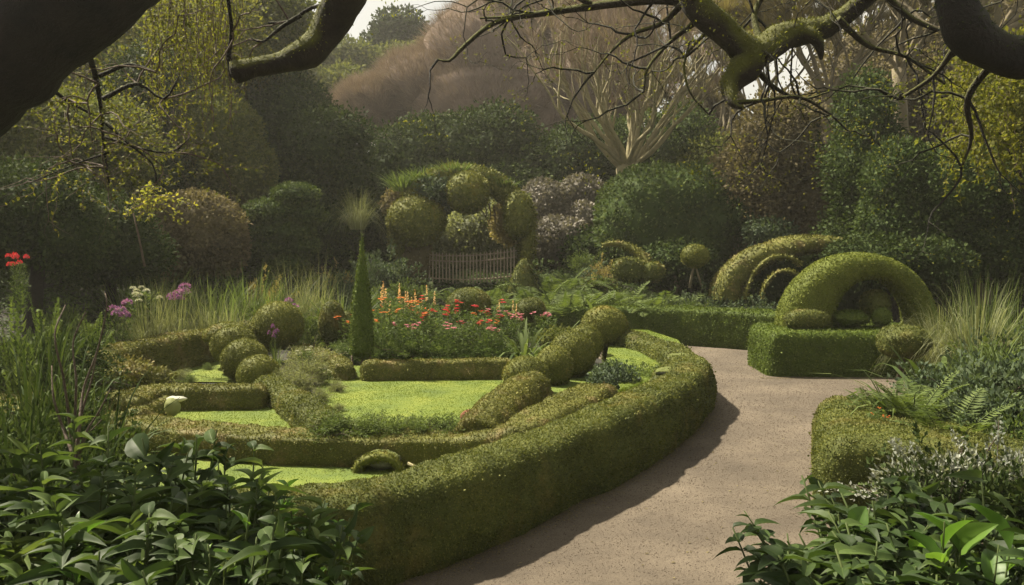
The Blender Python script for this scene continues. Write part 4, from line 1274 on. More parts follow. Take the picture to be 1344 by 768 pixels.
# ------------------------------------------------------------------ planting bank (tall grasses, ferns, flowering shrubs)
D_ = dict
plants('tall_grass', make_grass(1.0, 230, .018, 'grass', spread=.16, lean=(.05, .8)), [
    (205, 334, 17.6, 'tall fresh green grass clump above the fine grey shrub'),
    (275, 348, 18.0, 'upright green grass clump in the middle of the left bank'),
    (325, 336, 18.0, 'tallest grass clump in the left bank, behind the largest ball'),
    (170, 345, 17.5, 'grass clump furthest left on the left bank'),
    (246, 352, 18.4, 'grass clump hidden between two taller ones on the left bank'),
    (358, 350, 17.4, 'grass clump right of the tallest one, beside pink flowers'),
    (300, 362, 17.4, 'short grass clump in front of the left bank'),
    (445, 362, 17.8, 'arching grass clump left of the dark cone tip'),
    (1262, 350, 13.0, 'tall pale grass plume right of the green arch', D_(cap=.7)),
    (1302, 338, 12.5, 'tallest grass clump at the right, against the dark yew', D_(cap=.8)),
    (1340, 360, 12.0, 'grass clump at the right edge of the garden', D_(cap=.8)),
], 'ornamental grass', 'tall grass clumps', variants=3, H=.95, wide=.8, cap=1.25)
plants('pale_grass', make_grass(.9, 420, .010, 'palegrass', spread=.25, lean=(.1, 1.1), droop=.8), [
    (385, 352, 17.6, 'pale arching grass mound right of the pink flowers'),
    (415, 345, 18.2, 'pale feathery grass mound below the cloud-pruned tree'),
    (230, 372, 15.8, 'fine grey green grassy mound beside the purple flowers', D_(w=1.7)),
    (195, 380, 15.6, 'fine grey mound at the left end of the back hedge', D_(w=1.5)),
    (270, 385, 15.9, 'low pale grassy mound behind the low curved hedge', D_(w=1.3)),
    (470, 248, 24.0, 'spiky pale grass head rising left of the moss arch', D_(z=2.6)),
    (300, 392, 16.0, 'pale tuft next to the left clipped row', D_(w=1.2)),
    (1285, 372, 11.5, 'pale silky grass mound in front of the tallest right grass', D_(w=.5, z=.5)),
    (1240, 395, 12.5, 'pale grass tuft leaning on the right foot of the green arch', D_(w=.5, z=.5)),
], 'ornamental grass', 'pale grass mounds', variants=3, H=.62, cap=.85)
plants('fern', make_fern(.8, 16, 'fern', leaflets=26), [
    (745, 372, 19.9, 'fern at the left end behind the long far hedge'), (775, 375, 20.1, 'fern behind the far hedge below the barrel hedges'),
    (805, 368, 20.6, 'large fern beside the barrel-shaped hedges'), (840, 378, 20.2, 'fern directly under the larger barrel hedge'),
    (870, 372, 20.5, 'fern under the lollipop ball'), (730, 350, 22.3, 'tall fern to the right of the squat cone'),
    (640, 372, 22.0, 'fern in front of the picket gate, right half'), (595, 376, 22.2, 'fern in front of the picket gate, middle'),
    (560, 372, 22.6, 'fern at the left post of the picket gate'), (760, 350, 23.0, 'fern below the dark grey mound'),
    (665, 378, 21.5, 'fern at the foot of the squat clipped cone'), (700, 366, 21.0, 'bright fern between the squat cone and the far hedge'),
    (120, 395, 12.6, 'fern by the dark hedge end at the left', D_(cap=.5)), (60, 372, 11.5, 'large fern below the red flowers at the left', D_(cap=.6)),
    (20, 390, 9.0, 'fern at the left edge above the broad-leaved plants', D_(cap=.5)),
], 'fern', 'ferns on the banks', variants=3, H=.58, wide=1.1)
plants('leafy_shrub', make_shrub('bluegreen', .05, 5000, 8), [
    (500, 296, 22.5, 'blue green shrub at the left foot of the moss arch', D_(w=1.1)), (478, 320, 22.0, 'blue green bush behind the tip of the dark cone'),
    (450, 330, 21.5, 'blue green bush left of the dark cone tip'), (725, 338, 23.5, 'blue green shrub right of the squat clipped cone'),
    (780, 325, 23.8, 'pale blue green shrub below the grey mauve mounds'), (880, 362, 20.4, 'low blue green shrub under the lollipop ball'),
    (940, 350, 20.6, 'blue green shrub left of the swooping hedge'), (985, 368, 19.6, 'grey leaved low shrub before the swooping hedge hoops'),
    (1015, 372, 19.0, 'grey leaved low shrub at the right end of the fern bank'), (960, 376, 20.0, 'low shrub between two grey leaved ones on the fern bank'),
    (1330, 380, 11.0, 'bushy green shrub at the right edge behind the spiky plants'),
], 'shrub', 'blue green shrubs', variants=3, H=.82, wide=1.25, cap=1.9)
plants('leafy_shrub', make_shrub('fern', .045, 4600, 7, seed=4), [
    (768, 308, 24.0, 'feathery pale green bush in front of the small round mound'), (820, 360, 21.0, 'yellow green shrub below the barrel hedges'),
    (850, 380, 20.0, 'small fresh green shrub above the middle of the far hedge'), (910, 372, 20.0, 'fresh green shrub below the lollipop ball stem'),
    (530, 345, 21.5, 'fresh green bush left of the picket gate'), (660, 356, 23.0, 'small fresh bush right of the picket gate'),
    (400, 365, 18.5, 'fresh green bush behind the narrow clipped dome'), (95, 355, 14.0, 'rounded yellow green plant left of the purple flowers', D_(w=.9)),
    (420, 380, 16.6, 'leafy green bush between the largest ball and the narrow dome'), (1300, 395, 10.5, 'light green bush above the spiky plants on the right'),
    (790, 345, 22.5, 'light green bush left of the barrel hedges'), (350, 372, 17.2, 'green bush behind the purple pink flowers'),
    (500, 352, 20.5, 'green bush to the right of the dark cone tip'),
], 'shrub', 'fresh green shrubs', variants=3, H=.82, wide=1.2, cap=1.6)
plants('leafy_shrub', make_shrub('tanleaf', .04, 4000, 7, seed=9), [
    (785, 315, 23.2, 'pale tan feathery shrub beneath the ivy block'), (700, 340, 24.2, 'tan seedy shrub right of the moss arch foot'),
    (340, 318, 19.5, 'pale flowering shrub left of the cloud-pruned tree'),
    (448, 318, 21.8, 'pale tan shrub behind the arching grass clump'),
], 'shrub', 'tan shrubs', variants=2, H=.82, cap=1.3)
plants('strappy_plant', make_grass(.8, 46, .05, 'fern', spread=.08, lean=(.2, 1.0), droop=.8), [
    (740, 368, 20.0, 'strappy leaved plant left of the ferns on the bank'), (790, 378, 19.9, 'arching strap-leaved plant behind the far hedge'),
    (1180, 480, 8.4, 'arching strappy plant on top of the near hedge block', D_(cap=.7, z=.5)), (1225, 475, 8.8, 'strappy plant right of the one on the near hedge block', D_(cap=.8)),
    (1240, 445, 10.0, 'tall strappy plant against the square box hedge'), (688, 418, 14.6, 'spiky yellow green strappy plant at the end of the flower bed', D_(z=.2, w=.95)),
    (360, 440, 13.2, 'small strappy plant next to the front left ball', D_(z=.2, cap=.3)),
], 'strappy plant', variants=3, H=.62)

# ------------------------------------------------------------------ flower bed behind the central lawn
Z2 = D_(z=.2)
bed = [(505, 402), (520, 398), (545, 404), (565, 402), (590, 412), (610, 418), (632, 412), (655, 416), (575, 425), (600, 430), (625, 430), (648, 432), (540, 428), (515, 430), (668, 428)]
plants('flowering_plant', make_flower('red', heads=4, h=.85, head=.042), [
    (578, 402, 15.4, 'red flowered plant left of the clipped dome in the flower bed', Z2), (600, 408, 14.9, 'red flowered plant just in front of the clipped dome', Z2),
    (622, 414, 14.6, 'red flowered plant at the centre front of the bed', Z2), (565, 418, 14.8, 'low red flowered plant at the left front of the bed', Z2),
    (645, 404, 15.6, 'red flowered plant right of the clipped dome', Z2)], 'flowers', 'red flowers in the bed', variants=2, H=.72, wide=1.2)
plants('flowering_plant', make_flower('orange', heads=4, h=.9, head=.038), [
    (508, 402, 15.2, 'orange flowered plant beside the dark cone', Z2), (530, 400, 15.6, 'orange flowered plant second from the cone', Z2),
    (552, 406, 15.0, 'orange flowered plant in the middle left of the bed', Z2), (500, 418, 14.7, 'low orange flowered plant at the bed corner by the cone', Z2),
    (635, 420, 14.9, 'orange flowered plant to the right of the bed centre', Z2), (462, 420, 15.3, 'orange flowered plant left of the dark cone', Z2),
    (1158, 540, 8.0, 'small yellow orange flowered plant on the near hedge block', D_(z=.5))], 'flowers', 'orange flowers in the bed', variants=2, H=.74, wide=1.2)
plants('flowering_plant', make_flower('pink', heads=5, h=.85, head=.042), [
    (660, 408, 15.4, 'pink flowered plant near the right end of the bed', Z2), (680, 414, 15.8, 'pink flowered plant in front of the small clipped dome', Z2),
    (590, 424, 14.4, 'pink flowered plant low at the bed front', Z2), (648, 428, 14.3, 'pink flowered plant beside the spiky strappy plant', Z2),
    (716, 410, 16.2, 'pink flowered plant at the left end of the far hedge', Z2), (538, 424, 14.5, 'low pink flowered plant facing the lawn', Z2)], 'flowers', 'pink flowers in the bed', variants=2, H=.78, wide=1.2)
plants('flowering_plant', make_flower('peach', heads=4, h=.9, head=.028, kind='spike'), [
    (512, 374, 16.4, 'tall spires of peach flowers right of the dark cone', Z2), (540, 380, 16.2, 'peach flower spires behind the orange flowers', Z2),
    (558, 384, 16.5, 'shorter peach spires left of the clipped dome', Z2), (520, 386, 15.8, 'pale peach spires between the orange flowers', Z2),
    (668, 396, 16.4, 'peach spires between the two clipped domes', Z2)], 'flowers', 'peach flower spires', variants=2, H=.95, wide=1.1)
plants('flowering_plant', make_flower('purple', heads=6, h=.8, head=.08, kind='umbel', n=500), [
    (150, 390, 13.6, 'purple flower head by the dark hedge end at the left', D_(z=.5, w=.8)), (378, 390, 16.4, 'mauve pink flower cluster behind the largest ball', D_(z=.4)),
    (236, 368, 16.2, 'small purple flowers on the fine grey mound', D_(z=.5)), (358, 424, 14.5, 'magenta flower beside the left clipped row', D_(z=.2, w=.4))], 'flowers', 'purple flowers', variants=2, H=.85, wide=.9)
plants('flowering_plant', make_flower('red', heads=8, h=.9, head=.06, fol='bedgreen', kind='umbel'), [
    (24, 333, 12.5, 'bright red flowers on a shrub at the left edge', D_(z=1.3, w=.6))], 'flowers', H=.9)
plants('flowering_plant', make_flower('white', heads=9, h=.7, head=.035, kind='umbel'), [
    (185, 368, 15.9, 'white flowered plant on the left bank', D_(z=.5)), (400, 452, 13.4, 'white flowered plant in the silvery planting', Z2), (425, 478, 12.6, 'lower white flowered plant in the silvery planting', Z2)], 'flowers', variants=2, H=.75)
plants('bed_plant', make_shrub('bedgreen', .04, 3600, 6, seed=12), [
    (500, 424, 15.0, 'leafy green plant at the foot of the peach spires', Z2), (530, 430, 14.6, 'green foliage plant behind the left of the back hedge', Z2), (560, 432, 14.5, 'green foliage plant behind the middle of the back hedge', Z2),
    (592, 434, 14.5, 'green foliage plant below the red flowers', Z2), (622, 436, 14.4, 'dark leafy plant to the right of the pink flowers', Z2), (655, 440, 14.3, 'leafy plant at the right end of the back hedge', Z2),
    (545, 408, 15.8, 'taller leafy plant among the orange flowers', Z2), (488, 428, 15.0, 'leafy plant right behind the dark cone', Z2), (455, 440, 14.8, 'leafy plant at the left of the dark cone stem', Z2), (640, 414, 15.9, 'taller leafy plant at the back of the flower bed', Z2),
    (675, 428, 15.2, 'leafy plant behind the spiky strappy plant', Z2), (470, 400, 16.4, 'tall leafy plant behind the dark cone', Z2), (585, 414, 15.7, 'leafy plant below the clipped dome', Z2),
], 'bedding plant', 'leafy plants in the flower bed', variants=3, H=.68, wide=1.3, cap=1.3)
plants('silvery_plant', make_shrub('palegrass', .035, 4200, 7, seed=15, spike=.6), [
    (402, 446, 13.6, 'silvery green plant at the head of the diagonal planting', Z2), (400, 462, 12.6, 'silvery plant beside the white flowers', Z2), (390, 485, 11.8, 'silvery plant halfway down the diagonal hedge', Z2),
    (418, 505, 11.3, 'silvery plant near the tip of the left lawn', Z2), (440, 525, 10.6, 'silvery plant where the diagonal meets the terrace hedge', Z2), (374, 476, 12.0, 'silvery plant just right of the front left ball', Z2), (420, 470, 13.2, 'silvery plant left of the cone trunk', Z2),
    (235, 480, 13.0, 'silvery plant spilling over the small left lawn', Z2), (262, 462, 14.6, 'silvery plant behind the left clipped row', Z2), (440, 495, 12.0, 'silvery plant on the edge of the central lawn', Z2)
], 'bedding plant', 'silvery plants in the diagonal bed', variants=3, H=.62, wide=1.25, cap=1.2)
plants('bed_plant', make_shrub('fern', .035, 3200, 6, seed=18), [
    (205, 475, 13.0, 'green bushy plant by the small left lawn', Z2), (245, 484, 12.7, 'green bushy plant in front of the small left lawn', Z2), (178, 468, 13.6, 'low green plant near the long grey stone', Z2), (270, 470, 14.0, 'green plant at the back of the small left lawn', Z2),
    (340, 622, 6.5, 'leafy plant at the left of the front lawn strip', D_(z=.03, cap=.22)), (392, 622, 6.6, 'short leafy plant left of the mossy mound', D_(z=.03, cap=.2)), (448, 612, 7.2, 'small tuft beside the mossy mound', D_(z=.03, cap=.16)),
    (730, 438, 14.6, 'soft green plant behind the biggest right ball', Z2), (745, 430, 15.6, 'soft plant beside the sunlit round ball', Z2),
], 'bedding plant', 'small green plants by the lawns', variants=3, H=.8, wide=1.2, cap=.8)
plants('bed_plant', make_shrub('fern', .04, 2600, 6, seed=22), [
    (455, 540, 8.95, 'straggly plant trailing over the terrace hedge, left end', D_(z=.26)), (490, 536, 8.95, 'straggly yellow green plant on the terrace hedge', D_(z=.26)), (525, 539, 8.95, 'curled little plant in the middle of the terrace hedge', D_(z=.26)),
    (555, 540, 8.95, 'low plant on the terrace hedge next to the log-like hedge', D_(z=.26)), (590, 539, 8.95, 'small plant touching the cut end of the log-like hedge', D_(z=.26)), (430, 534, 8.95, 'plant trailing at the lawn tip on the terrace hedge', D_(z=.26)),
    (850, 470, 12.6, 'yellowish trailing plant by the flat grey stone', D_(z=.05))], 'bedding plant', 'trailing plants on the terrace hedge', variants=2, H=.62, wide=1.5)
shrub('round grey green bush with yellow flowers by the curved hedge', 806, 505, 30, 27, 12.0, 'bluegreen', lump=.12, jitter=.06, pxl=.0024)
shrub('low brown green tuft in front of the sunlit round ball', 735, 447, 26, 12, 14.9, 'olive', lump=.25, jitter=.08, pxl=.0024)
shrub('yellowish rounded hummock at the far left end of the parterre hedges', 165, 492, 36, 15, 11.8, 'box_old', lump=.15, jitter=.08, pxl=.0024)
shrub('low clipped hummock left of the small left lawn', 200, 497, 26, 12, 12.2, 'box_old', lump=.15, jitter=.04, pxl=.0024)

# ------------------------------------------------------------------ right-hand planting near the camera
plants('spiky_shrub', make_grass(.85, 330, .026, 'fern', spread=.2, lean=(.3, 1.2), droop=.8), [
    (1290, 400, 9.6, 'dense spiky green plant beside the square box hedge', D_(z=.3)), (1330, 405, 9.2, 'dense spiky plant at the right edge, upper one', D_(z=.3)),
    (1310, 450, 8.6, 'dense dark spiky plant below the upper right ones', D_(z=.2)), (1270, 470, 8.8, 'spiky green plant right of the near hedge block', D_(z=.2)), (1345, 470, 8.2, 'spiky green plant cut by the right edge', D_(z=.2))],
    'spiky plant', 'spiky plants at the right', variants=2, H=.75, wide=.8, cap=.65)
plants('leafy_shrub', make_shrub('bedgreen', .045, 5200, 8, seed=31), [
    (1150, 500, 8.9, 'bushy green plant on the near hedge block', D_(z=.45)), (1185, 512, 8.4, 'bushy plant in the middle of the near hedge block', D_(z=.45)), (1215, 500, 8.8, 'bushy plant at the back of the near hedge block', D_(z=.4)),
    (1250, 495, 8.3, 'tall leafy bush right of the near hedge block', D_(z=.1)), (1170, 545, 7.6, 'low white-speckled bush on the near hedge front edge', D_(z=.5)), (1300, 490, 8.0, 'dark leafy bush behind the silver shrub', D_(z=.1)),
    (1350, 500, 7.4, 'leafy bush at the right edge behind the silver shrub', D_(z=.1))], 'shrub', 'bushes on the near hedge block', variants=3, H=.82, wide=1.3, cap=1.4)
plants('leafy_shrub', make_shrub('bluegreen', .05, 6500, 9, seed=71), [
    (1300, 415, 8.9, 'full leafy bush below the tall pale grass at the right', D_(z=.2)), (1340, 430, 8.5, 'full leafy bush cut by the right edge below the pale grass', D_(z=.2)), (1265, 450, 9.0, 'leafy bush beside the right end of the square box hedge', D_(z=.2)), (1325, 470, 7.9, 'leafy bush between the silver shrub and the pale grass', D_(z=.2))],
    'shrub', 'full bushes at the right', variants=2, H=.82, wide=1.2, cap=1.7)
plants('fern', make_fern(.8, 16, 'fern', leaflets=26), [
    (1160, 508, 8.6, 'fern arching over the left of the near hedge block', D_(z=.5)), (1205, 490, 8.2, 'fern arching above the bushes on the near hedge block', D_(z=.55)), (1250, 520, 7.6, 'fern behind the silver shrub', D_(z=.4))],
    'fern', 'ferns on the near hedge', variants=1, H=.58, wide=1.2)
plants('silver_shrub', make_shrub('silver', .035, 9000, 8, seed=41), [
    (1245, 528, 6.6, 'silver leaved shrub at the end of the near hedge block', D_(z=.0, w=1.0)), (1300, 522, 6.5, 'silver leaved shrub second from the near hedge', D_(w=1.0, z=.0))],
    'shrub', 'silver shrubs at the right', variants=2, H=.82, wide=.9)
plants('leafy_shrub', make_shrub('dark', .05, 5200, 8, seed=44), [
    (1265, 548, 6.0, 'dark leafy shrub below the silver shrubs', D_(z=0, w=1.1)), (1325, 545, 5.9, 'dark leafy shrub at the right edge below the silver shrubs', D_(z=0, w=1.1)), (1355, 520, 6.4, 'dark shrub cut off by the right edge', D_(z=0))],
    'shrub', 'dark shrubs at the right', variants=2, H=.82, wide=1.0, cap=1.3)
plants('broad_leaved_plant', make_broad('broad', 10, 18, .15, 1.0, .36, wid=.42, droop=.5), [
    (1120, 668, 4.3, 'broad leaved plant nearest the path at the lower right', D_(z=.25)), (1160, 650, 4.5, 'broad leaved plant below the near hedge corner'), (1210, 640, 4.6, 'broad leaved plant in the middle of the lower right group'),
    (1255, 655, 4.2, 'glossy plant under the big upright leaves'), (1300, 640, 4.6, 'broad leaved plant right of the big upright leaves'), (1340, 650, 4.3, 'broad leaved plant at the lower right edge'),
    (1080, 715, 3.9, 'low glossy plant creeping over the path edge', D_(z=.2)), (1150, 710, 3.7, 'low glossy plant in the second row from the path', D_(z=.2)), (1215, 705, 3.6, 'low glossy plant in the lower right foreground', D_(z=.2)),
    (1275, 700, 3.6, 'dark glossy plant before the lower right corner', D_(z=.2)), (1330, 700, 3.5, 'glossy plant in the lower right corner', D_(z=.2)), (1185, 745, 3.3, 'glossy plant cut off by the bottom edge on the right', D_(z=.1)), (1110, 748, 3.5, 'glossy plant at the bottom edge nearest the path', D_(z=.1)),
    (1250, 748, 3.2, 'second glossy plant cut off by the bottom edge on the right', D_(z=.1))],
    'leafy plant', 'broad leaved plants at the lower right', variants=5, H=1.02, wide=1.25)
plants('big_leaf_plant', make_broad('broad_fresh', 3, 5, .24, 1.0, .16, wid=.5, tilt=1.4, droop=.3), [
    (1245, 622, 4.0, 'tall plant with big bright upright leaves at the lower right'), (1300, 665, 3.7, 'big bright leaved plant near the right edge'), (1195, 655, 4.1, 'big curled leaf plant below the near hedge block')],
    'leafy plant', 'big leaved plants at the lower right', variants=3, H=1.1, wide=.8)

# ------------------------------------------------------------------ lower left foreground
fg = []
names = ['deep green broad leaved plant', 'glossy grey green plant', 'leafy arching plant']
ref = [(30, 600, 3.6, 'in the far left corner group'), (75, 590, 3.9, 'second from the left edge'), (120, 575, 4.3, 'below the dark terrace hedge'), (165, 580, 4.4, 'just left of the tallest big leaves'), (215, 560, 4.6, 'under the pale stone'),
       (265, 575, 4.4, 'right of the tallest big leaves'), (315, 600, 4.3, 'before the front lawn strip'), (355, 640, 4.1, 'left of the curved hedge'), (395, 665, 4.0, 'touching the front of the curved hedge'),
       (20, 660, 3.1, 'low at the left edge'), (75, 655, 3.2, 'in the second row at the left'), (130, 640, 3.4, 'in the middle of the lower left group'), (185, 640, 3.5, 'in the densest part of the lower left'), (240, 640, 3.5, 'at the heart of the foreground'),
       (295, 660, 3.5, 'right of the foreground heart'), (345, 690, 3.4, 'near the shaded hedge face'), (395, 720, 3.4, 'lowest beside the shaded hedge face'), (50, 715, 2.7, 'in the bottom left corner'), (115, 710, 2.8, 'near the bottom left'),
       (180, 705, 2.9, 'at the bottom, left of centre leaves'), (245, 710, 2.9, 'at the bottom among bright shoots'), (310, 725, 2.9, 'at the bottom right of the group'), (370, 750, 3.0, 'at the bottom edge next to the hedge')]
pl = [(a, b, c, names[i % 3] + ' ' + t, D_(z=.1)) for i, (a, b, c, t) in enumerate(ref)]
plants('broad_leaved_plant', make_broad('broad', 8, 20, .155, 1.25, .27, wid=.38, droop=.55, tilt=.7), pl, 'leafy plant', 'broad leaved plants at the lower left', variants=6, H=1.24, wide=1.0)
plants('lance_leaved_plant', make_broad('bedgreen', 6, 20, .20, 1.2, .22, wid=.17, droop=.8, tilt=1.1), [
    (60, 560, 4.6, 'lance leaved plant above the far left corner', D_(z=.1)), (190, 575, 4.2, 'lance leaved plant between the tallest big leaves', D_(z=.1)), (280, 620, 3.9, 'lance leaved plant near the front lawn strip', D_(z=.1)),
    (140, 620, 3.6, 'lance leaved plant in the middle of the lower left', D_(z=.1)), (230, 690, 3.0, 'lance leaved plant low among the glossy leaves', D_(z=.1)), (350, 670, 3.6, 'lance leaved plant before the shaded hedge', D_(z=.1)), (20, 620, 3.5, 'lance leaved plant at the very left edge', D_(z=.1)), (90, 690, 2.9, 'lance leaved plant in the lower left corner', D_(z=.1))],
    'leafy plant', 'lance leaved plants at the lower left', variants=3, H=1.2, wide=.9)
plants('shoot_plant', make_broad('broad_fresh', 4, 9, .13, 1.1, .2, wid=.28, tilt=.9, droop=.25), [
    (300, 610, 4.3, 'fresh upright shoots beside the front lawn strip', D_(z=.1)), (345, 650, 3.9, 'fresh pointed shoots left of the curved hedge', D_(z=.1)), (255, 655, 3.4, 'bright green shoots in the middle of the dark leaves', D_(z=.1)),
    (200, 680, 3.1, 'bright shoots low in the dark leaves', D_(z=.1)), (385, 640, 4.4, 'arching bright sprays over the hedge corner', D_(z=.1)), (330, 700, 3.2, 'bright narrow leaved sprays at the bottom', D_(z=.1)), (110, 665, 3.2, 'bright narrow leaves at the left of the foreground', D_(z=.1)), (390, 700, 3.6, 'yellow green sprays against the dark hedge face', D_(z=.1))],
    'leafy plant', 'bright shoots at the lower left', variants=3, H=1.1, wide=.8)
plants('big_leaf_plant', make_broad('broad', 2, 4, .26, 1.2, .12, wid=.6, tilt=1.0, droop=.3), [
    (232, 538, 4.5, 'tallest plant with large rounded leaves above the lower left group', D_(z=.1)), (300, 580, 4.4, 'large dark curled leaf plant beside the front lawn', D_(z=.1)), (160, 600, 4.0, 'large leaved dark plant left of the tallest one', D_(z=.1))],
    'leafy plant', 'large leaved plants at the lower left', variants=3, H=1.2, wide=.8)
plants('leafy_shrub', make_shrub('fern', .03, 4200, 7, seed=52), [
    (385, 690, 3.8, 'feathery fern-like bush against the shaded hedge face', D_(z=.2, w=.5)), (330, 640, 4.3, 'feathery light bush before the hedge corner', D_(z=.2, w=.5))], 'shrub', variants=2, H=.82)
# tall shadowy stems at the left edge
plants('strappy_plant', make_grass(1.1, 90, .035, 'ivy', spread=.25, lean=(.1, 1.0), droop=.7), [
    (30, 420, 7.0, 'dark strappy plant at the left edge', D_(z=.4)), (80, 430, 7.6, 'dark strappy plant second from the left edge', D_(z=.3)), (10, 500, 5.4, 'dark strappy plant low at the left edge', D_(z=.3)), (70, 510, 5.8, 'dark strappy plant above the broad leaves', D_(z=.2)),
    (55, 380, 9.4, 'dark strappy plant behind the others at the left', D_(z=.5)), (115, 465, 7.0, 'dark strappy plant beside the reddish stems', D_(z=.2))], 'strappy plant', 'dark strappy plants at the left', variants=3, H=.95, wide=.6, cap=.62)
plants('leafy_shrub', make_shrub('ivy', .045, 5200, 8, seed=61), [
    (20, 470, 6.0, 'dark leafy bush at the left edge', D_(z=.2)), (60, 450, 7.2, 'dark leafy bush behind the strappy plants', D_(z=.2)), (100, 520, 6.0, 'dark leafy bush left of the terrace hedge', D_(z=.1)), (25, 540, 4.8, 'dark leafy bush above the left corner', D_(z=.1)), (30, 400, 9.5, 'dark leafy bush under the red flowers', D_(z=.4)),
    (90, 400, 10.5, 'leafy bush next to the large left fern', D_(z=.4)), (60, 570, 4.6, 'dark leafy bush behind the left broad leaves', D_(z=.1))], 'shrub', 'dark bushes at the left', variants=3, H=.82, wide=1.0, cap=1.3)
r = empty('bare_shrub', tuple(G(100, 620, 0.0)), 'leafless reddish stems rising before the left end of the dark hedge', 'shrub')
mb = MB()
dd = 5.6
for pts in [[(98, 620), (92, 560), (84, 500), (72, 440), (86, 400)], [(100, 620), (104, 560), (110, 510), (128, 460), (140, 405), (138, 385)], [(98, 620), (98, 560), (100, 500), (96, 450), (112, 410)],
            [(101, 610), (112, 570), (130, 540), (145, 510)], [(97, 600), (82, 560), (70, 520), (68, 480)], [(100, 590), (108, 540), (120, 500), (126, 470)]]:
    P = catmull(np.array([W(a, b, dd + rng.normal() * .08) for a, b in pts]), .05)
    P[0, 2] = min(P[0, 2], .8)
    addtube(mb, P, np.linspace(.012, .004, len(P)), 6, amp=.2)
addtube(mb, [W(99, 620, dd) - [0, 0, .9], W(99, 600, dd)], [.03, .02], 7)
mb.build('stem', M['twig'], r, loc=r.location)

# ------------------------------------------------------------------ overhanging mossy limbs near the camera
def limb(mb, pts, amp=.22, sides=26, bend=0.0, freq=2.6):
    """pts: (px, py, radius px, depth)"""
    P = np.array([W(a, b, d) for a, b, _, d in pts]); R = np.array([PX(c, d) for _, _, c, d in pts])
    C = catmull(P, .05)
    s = np.concatenate([[0], np.cumsum(np.linalg.norm(np.diff(P, axis=0), axis=1))])
    sc = np.concatenate([[0], np.cumsum(np.linalg.norm(np.diff(C, axis=0), axis=1))])
    Rc = np.interp(sc / sc[-1], s / s[-1], R)
    Rc = Rc * (1 + .10 * vnoise(C, 5.0, pts[0][0]) + .06 * vnoise(C, 13.0, 2.0))
    V, F = addtube(mb, C, Rc, sides, amp=amp, freq=freq * 1.6, seed=pts[0][0])
    return V, F, C
def furry(mb, V, F, dens=.5, size=.018, up=True):
    P, N = surf_sample(V, F, lambda t: min(26000, dens * t / size ** 2 * 1.0))
    if up:
        k = N[:, 2] > -.1 + rng.normal(size=len(P)) * .25
        P, N = P[k], N[k]
    n = len(P)
    inst(mb, LEAF_V, LEAF_F, P - N * .003, norm(N + rvec(n) * .8), rvec(n), size * (.5 + rng.random(n)), size * .45)
L0 = tuple(W(-420, 420, 5.0)); base = np.array([-5.6, 5.0, 0.0])
r = empty('overhanging_tree', tuple(base), 'great dark leaning tree limbs framing the top left of the view', 'tree')
mb = MB()
V, F, C = limb(mb, [(-640, 600, 150, 5.2), (-420, 330, 120, 5.0), (-200, 190, 95, 4.8), (-40, 95, 78, 4.6), (60, 22, 68, 4.5), (150, -40, 62, 4.6), (280, -120, 58, 4.8), (420, -190, 50, 5.0)], amp=.16)
mb.build('limb', M['shadebark'], r, loc=r.location)
mb = MB(); addtube(mb, [base - [0, 0, .3], base + [0, 0, 1.2], W(-500, 430, 5.05)], [.75, .6, .5], 20, amp=.15)
mb.build('trunk', M['shadebark'], r, loc=r.location)
mb, ms = MB(), MB()
V, F, C = limb(mb, [(420, -190, 30, 5.0), (500, -90, 26, 5.2), (462, -20, 24, 5.4), (437, 28, 23, 5.5), (412, 62, 22, 5.5), (372, 82, 15, 5.5), (335, 88, 14, 5.5), (308, 96, 17, 5.5)], amp=.3)
mb.build('limb', M['bark'], r, loc=r.location)
furry(ms, V, F); ms.build('moss', M['moss'], r, loc=r.location)
mb = MB()
for pts in [[(306, 100, 4.3, 5.5), (300, 75, 3.1, 5.5), (304, 40, 2.5, 5.4), (298, -10, 2.5, 5.3)], [(395, 20, 3.1, 5.6), (370, 35, 2.5, 5.6), (345, 55, 1.9, 5.6), (330, 50, 1.2, 5.6)], [(450, 5, 3.7, 5.6), (410, 10, 2.5, 5.7), (380, 28, 1.9, 5.7), (352, 30, 1.2, 5.7)],
            [(110, 55, 5.6, 5.0), (124, 95, 3.7, 5.4), (132, 140, 2.5, 5.6), (136, 190, 1.9, 5.8), (143, 240, 1.2, 6)], [(60, 110, 3.7, 5.2), (85, 130, 2.5, 5.4), (120, 150, 1.2, 5.5)], [(135, 130, 3.1, 5.6), (180, 110, 2.5, 5.6), (215, 130, 1.9, 5.6), (235, 100, 1.2, 5.6)],
            [(138, 180, 1.9, 5.8), (185, 195, 1.6, 5.8), (225, 200, 1.2, 5.8), (250, 180, 0.7, 5.8)], [(130, 100, 3.1, 5.4), (170, 85, 2.5, 5.5), (205, 95, 1.2, 5.5)], [(143, 200, 1.9, 5.8), (100, 215, 1.2, 5.8), (40, 240, 0.9, 5.8)], [(138, 160, 2.5, 5.7), (165, 185, 1.9, 5.7), (200, 215, 1.2, 5.7), (205, 240, 0.7, 5.7)]]:
    mb = MB(); limb(mb, pts, amp=.3, sides=9); mb.build('bough', M['shadebark'], r, loc=r.location)
mb = MB(); tips = []
for (a, b_, d_) in [(118, 80, 5.3), (130, 110, 5.4), (133, 150, 5.6), (136, 190, 5.8), (165, 185, 5.7), (180, 110, 5.6), (205, 95, 5.5), (215, 130, 5.6), (100, 215, 5.8), (225, 200, 5.8), (90, 130, 5.4), (345, 55, 5.6), (380, 28, 5.7), (304, 40, 5.4), (140, 220, 5.9)]:
    for q in range(2):
        branches(mb, W(a, b_, d_), rng.normal(size=3) * [1, .5, .7] + [0, 0, -.2], rng.uniform(.25, .5), .007, 3, tips, spread=.8, up=-.2, kids=2, seg=7, wig=.25, minr=.001, shrink=.75)
mb.build('twigs', M['twig'], r, loc=r.location)
